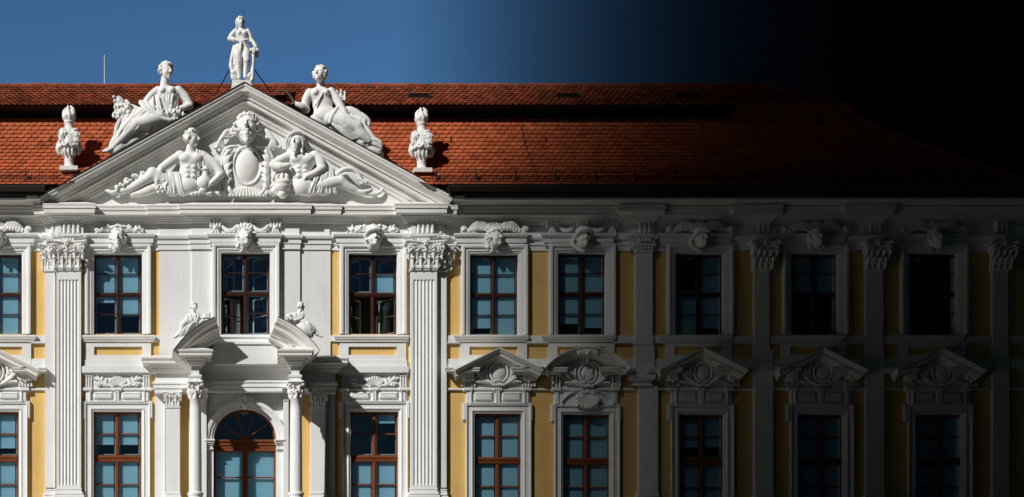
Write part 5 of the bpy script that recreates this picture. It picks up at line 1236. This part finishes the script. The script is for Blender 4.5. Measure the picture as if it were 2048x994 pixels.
S.tube([Q(648, 180, 10), Q(640, 198, 14), Q(629, 216, 13)], 1.8); S.tube([Q(722, 230, 2), Q(732, 238, 3), Q(738, 246, 2), Q(734, 256, 2)], [5, 5, 4.5, 3]); S.tube([Q(728, 284, 10), Q(746, 284, 10), Q(758, 290, 9), Q(760, 300, 8)], [6, 6.5, 6, 4]); S.tube([Q(672, 222, 14), Q(662, 238, 18), Q(658, 250, 16)], [4, 5, 4])
for q_ in range(5): x = 640 + q_ * 27; S.ell(Q(x, rake_y(x) - 10, -2), (22, 9, 13), 29, k=4)
S.ell(Q(712, 266, 0), (28, 14, 10), 30, k=4)
place_s(S, 'drapery', T, ox, oy, pp, 1.2)
S = Sculpt(); S.cap(Q(680, 196, -6), Q(686, 230, -4), 9.5, 7.5); S.tube([Q(671, 200, -2), Q(680, 202, 4), Q(690, 200, -2)], 2)
for k in range(6): x = 671 + k * 3.8; S.cap(Q(x, 200, -5 + (k % 2) * 5), Q(x - .5, 180 + (k % 3) * 2, -5 + (k % 2) * 5), 2.2, k=.2)
place_s(S, 'quiver', T, ox, oy, pp, 1.1)
S = Sculpt(); S.tube([Q(587, 210, 12), Q(579, 196, 12), Q(568, 187, 12), Q(556, 187, 12), Q(547, 194, 12)], [2.6, 2.8, 2.6, 2.2, 1.4]); place_s(S, 'sickle', T, ox, oy, pp, 1.0, mat('rusty_iron', (.12, .075, .05), .8))
# ---- portal figures
ox, oy, pp = 391, 672, 94; T = empty('portal_statue', W(ox, oy, pp)); tag(T, 'small white seated woman on the left half of the broken doorway pediment', 'statue', 'small statues on the portal')
S = Sculpt(); head(S, Q(388.5, 615, 4), 8.6, 25, 0, 'curly', 0, 61); limb(S, [Q(388, 621, 1), Q(387, 628, 0)], [3.2, 4]); S.ell(Q(388, 635, 0), (11, 9, 7), k=3); S.ell(Q(385, 647, 0), (11, 9, 8), k=4)
limb(S, [Q(379, 631, 0), Q(373, 638, 3), Q(377, 644, 6)], [4.4, 4, 3]); limb(S, [Q(397, 631, 0), Q(404, 636, 1), Q(410, 633, 3)], [4.4, 4, 3]); limb(S, [Q(382, 650, 2), Q(372, 646, 7), Q(366, 651, 9)], [8, 7, 5.5]); limb(S, [Q(366, 651, 9), Q(362, 664, 6), Q(354, 672, 5)], [5.5, 5, 3.4]); S.cap(Q(354, 673, 5), Q(349, 676, 7), 3.4, 2.6)
place_s(S, 'figure', T, ox, oy, pp, .9)
S = Sculpt(); folds(S, [Q(378, 630, 6), Q(396, 630, 6)], [Q(380, 646, 9), Q(394, 648, 9)], 6, 1.7, 1, 19, .6); folds(S, [Q(372, 644, 10), Q(386, 650, 10)], [Q(358, 676, 8), Q(376, 668, 8)], 6, 2.2, 2, 20); S.ell(Q(378, 660, 0), (16, 10, 9), -40); S.ell(Q(398, 647, 0), (14, 6, 8), -30); S.box(Q(408, 626, -3), Q(421, 638, 8), 2)
place_s(S, 'drapery', T, ox, oy, pp, .9)
ox, oy, pp = 598, 672, 94; T = empty('portal_statue', W(ox, oy, pp)); tag(T, 'small white reclining figure turned away on the right half of the broken doorway pediment', 'statue', 'small statues on the portal')
S = Sculpt(); head(S, Q(602, 614, 2), 8.6, 100, 0, 'curly', 0, 62); limb(S, [Q(600, 621, 0), Q(597, 628, 0)], [3.4, 4.2]); S.ell(Q(594, 634, 0), (11, 9, 7), -15, k=3); S.ell(Q(602, 647, 0), (11, 9, 8), k=4)
limb(S, [Q(585, 630, 3), Q(576, 634, 6), Q(582, 640, 8)], [4.4, 4, 3]); limb(S, [Q(604, 630, 2), Q(602, 638, 7), Q(590, 642, 9)], [4.4, 4, 3]); limb(S, [Q(606, 650, 2), Q(614, 652, 6), Q(619, 660, 7)], [8, 7, 5.5]); limb(S, [Q(612, 648, -2), Q(624, 656, 0), Q(634, 668, 3)], [6.5, 5.5, 3.8]); S.cap(Q(635, 669, 3), Q(643, 674, 5), 3.6, 2.6)
place_s(S, 'figure', T, ox, oy, pp, .9)
S = Sculpt(); folds(S, [Q(584, 628, 7), Q(600, 626, 7)], [Q(588, 642, 9), Q(604, 640, 9)], 6, 1.7, 1, 21, .6); folds(S, [Q(600, 648, 9), Q(616, 650, 7)], [Q(612, 664, 10), Q(623, 676, 6)], 6, 2.2, 2, 22); S.ell(Q(610, 661, 2), (21, 10, 11), 40); folds(S, [Q(600, 642, 9), Q(612, 640, 7)], [Q(622, 668, 10), Q(632, 662, 6)], 5, 2.2, 2, 43); S.ell(Q(586, 642, 0), (14, 6, 8), 30)
place_s(S, 'drapery', T, ox, oy, pp, .9)
# ---- urns
def urn(cx, yb, lab, yaw):
    pp = 20; s1 = fy(pp) / K; T = empty('flame_urn', W(cx, yb, pp)); tag(T, lab, 'urn', 'flaming urns beside the gable'); c = W(cx, yb, pp)
    mb = MB(); mb.wbox(c.x - 18 * s1, c.x + 18 * s1, c.y - 18 * s1, c.y + 18 * s1, c.z, c.z + 8 * s1); mb.build('plinth', ST, T)
    mb = MB(); P_ = [(14, 8), (13.5, 10), (11, 12), (9, 15), (9, 23), (10, 25), (8.5, 27), (11, 31), (15, 38), (18, 46), (20, 52), (19, 58), (18, 66), (17, 74), (16, 82), (14, 85), (9, 87), (8.5, 98), (10, 99), (10, 102), (8, 103)]
    mb.lathe((c.x, c.y, c.z), [(a * s1, b * s1) for a, b in P_], 32); mb.build('body', ST, T, smooth=True)
    S = Sculpt(); rnd = random.Random(int(cx))
    for k in range(9):
        a = k * 2 * math.pi / 9; hgt = (131, 120, 126, 117, 129, 121, 127, 118, 124)[k]
        S.tube([(math.cos(a) * 6, -103, math.sin(a) * 6), (math.cos(a) * 9.5, -111, math.sin(a) * 9.5), (math.cos(a + .35) * 9, -hgt + 7, math.sin(a + .35) * 9), (math.cos(a + .6) * 4.0, -hgt - 1, math.sin(a + .6) * 4.0)], [3.6, 4.6, 3.8, 1.6], .5)
    S.cap((0, -103, 0), (0, -118, 0), 6.5, 6.5); S.cap((1, -116, 1), (-2, -133, 0), 5, 1.6); S.build('flame', ST, T, cx, yb, pp, .9)
    for g in (-1, 1):
        S = Sculpt(); a = R(50 * g + yaw); x, d = math.sin(a) * 17, math.cos(a) * 17; head(S, (x, -71, d), 12, 50 * g + yaw, 10, 'curly', .9, 70 + g); S.cap((x, -60, d), (x * .8, -52, d * .8), 7, 6); S.build('ram_mask', ST, T, cx, yb, pp, 1.0)
    S = Sculpt()
    for k in range(12):
        a0, a1 = 2 * math.pi * k / 12, 2 * math.pi * (k + 1) / 12
        pts = [(math.sin(a0 + (a1 - a0) * t) * (20.5), -52 + (-4 if k % 3 == 0 else 2) * math.cos(t * math.pi * 1) + 3 * math.sin(t * math.pi), math.cos(a0 + (a1 - a0) * t) * 20.5) for t in (0, .33, .66, 1)]; S.tube(pts, 2.8, .8)
        S.leaf(math.sin(a0) * 15, -32, 90, 15, 3.5, math.cos(a0) * 15, r=1.3) if math.cos(a0) > .4 else None
    for g in (-1, 1): S.tube([(g * 20, -58, 2), (g * 22, -46, 4), (g * 19, -36, 3)], [4, 5, 3], 1)
    S.build('festoon', ST, T, cx, yb, pp, 1.0)
urn(138, 345, 'white flaming urn with masks at the left foot of the gable', 4); urn(843, 349, 'white flaming urn with masks at the right foot of the gable', -10)
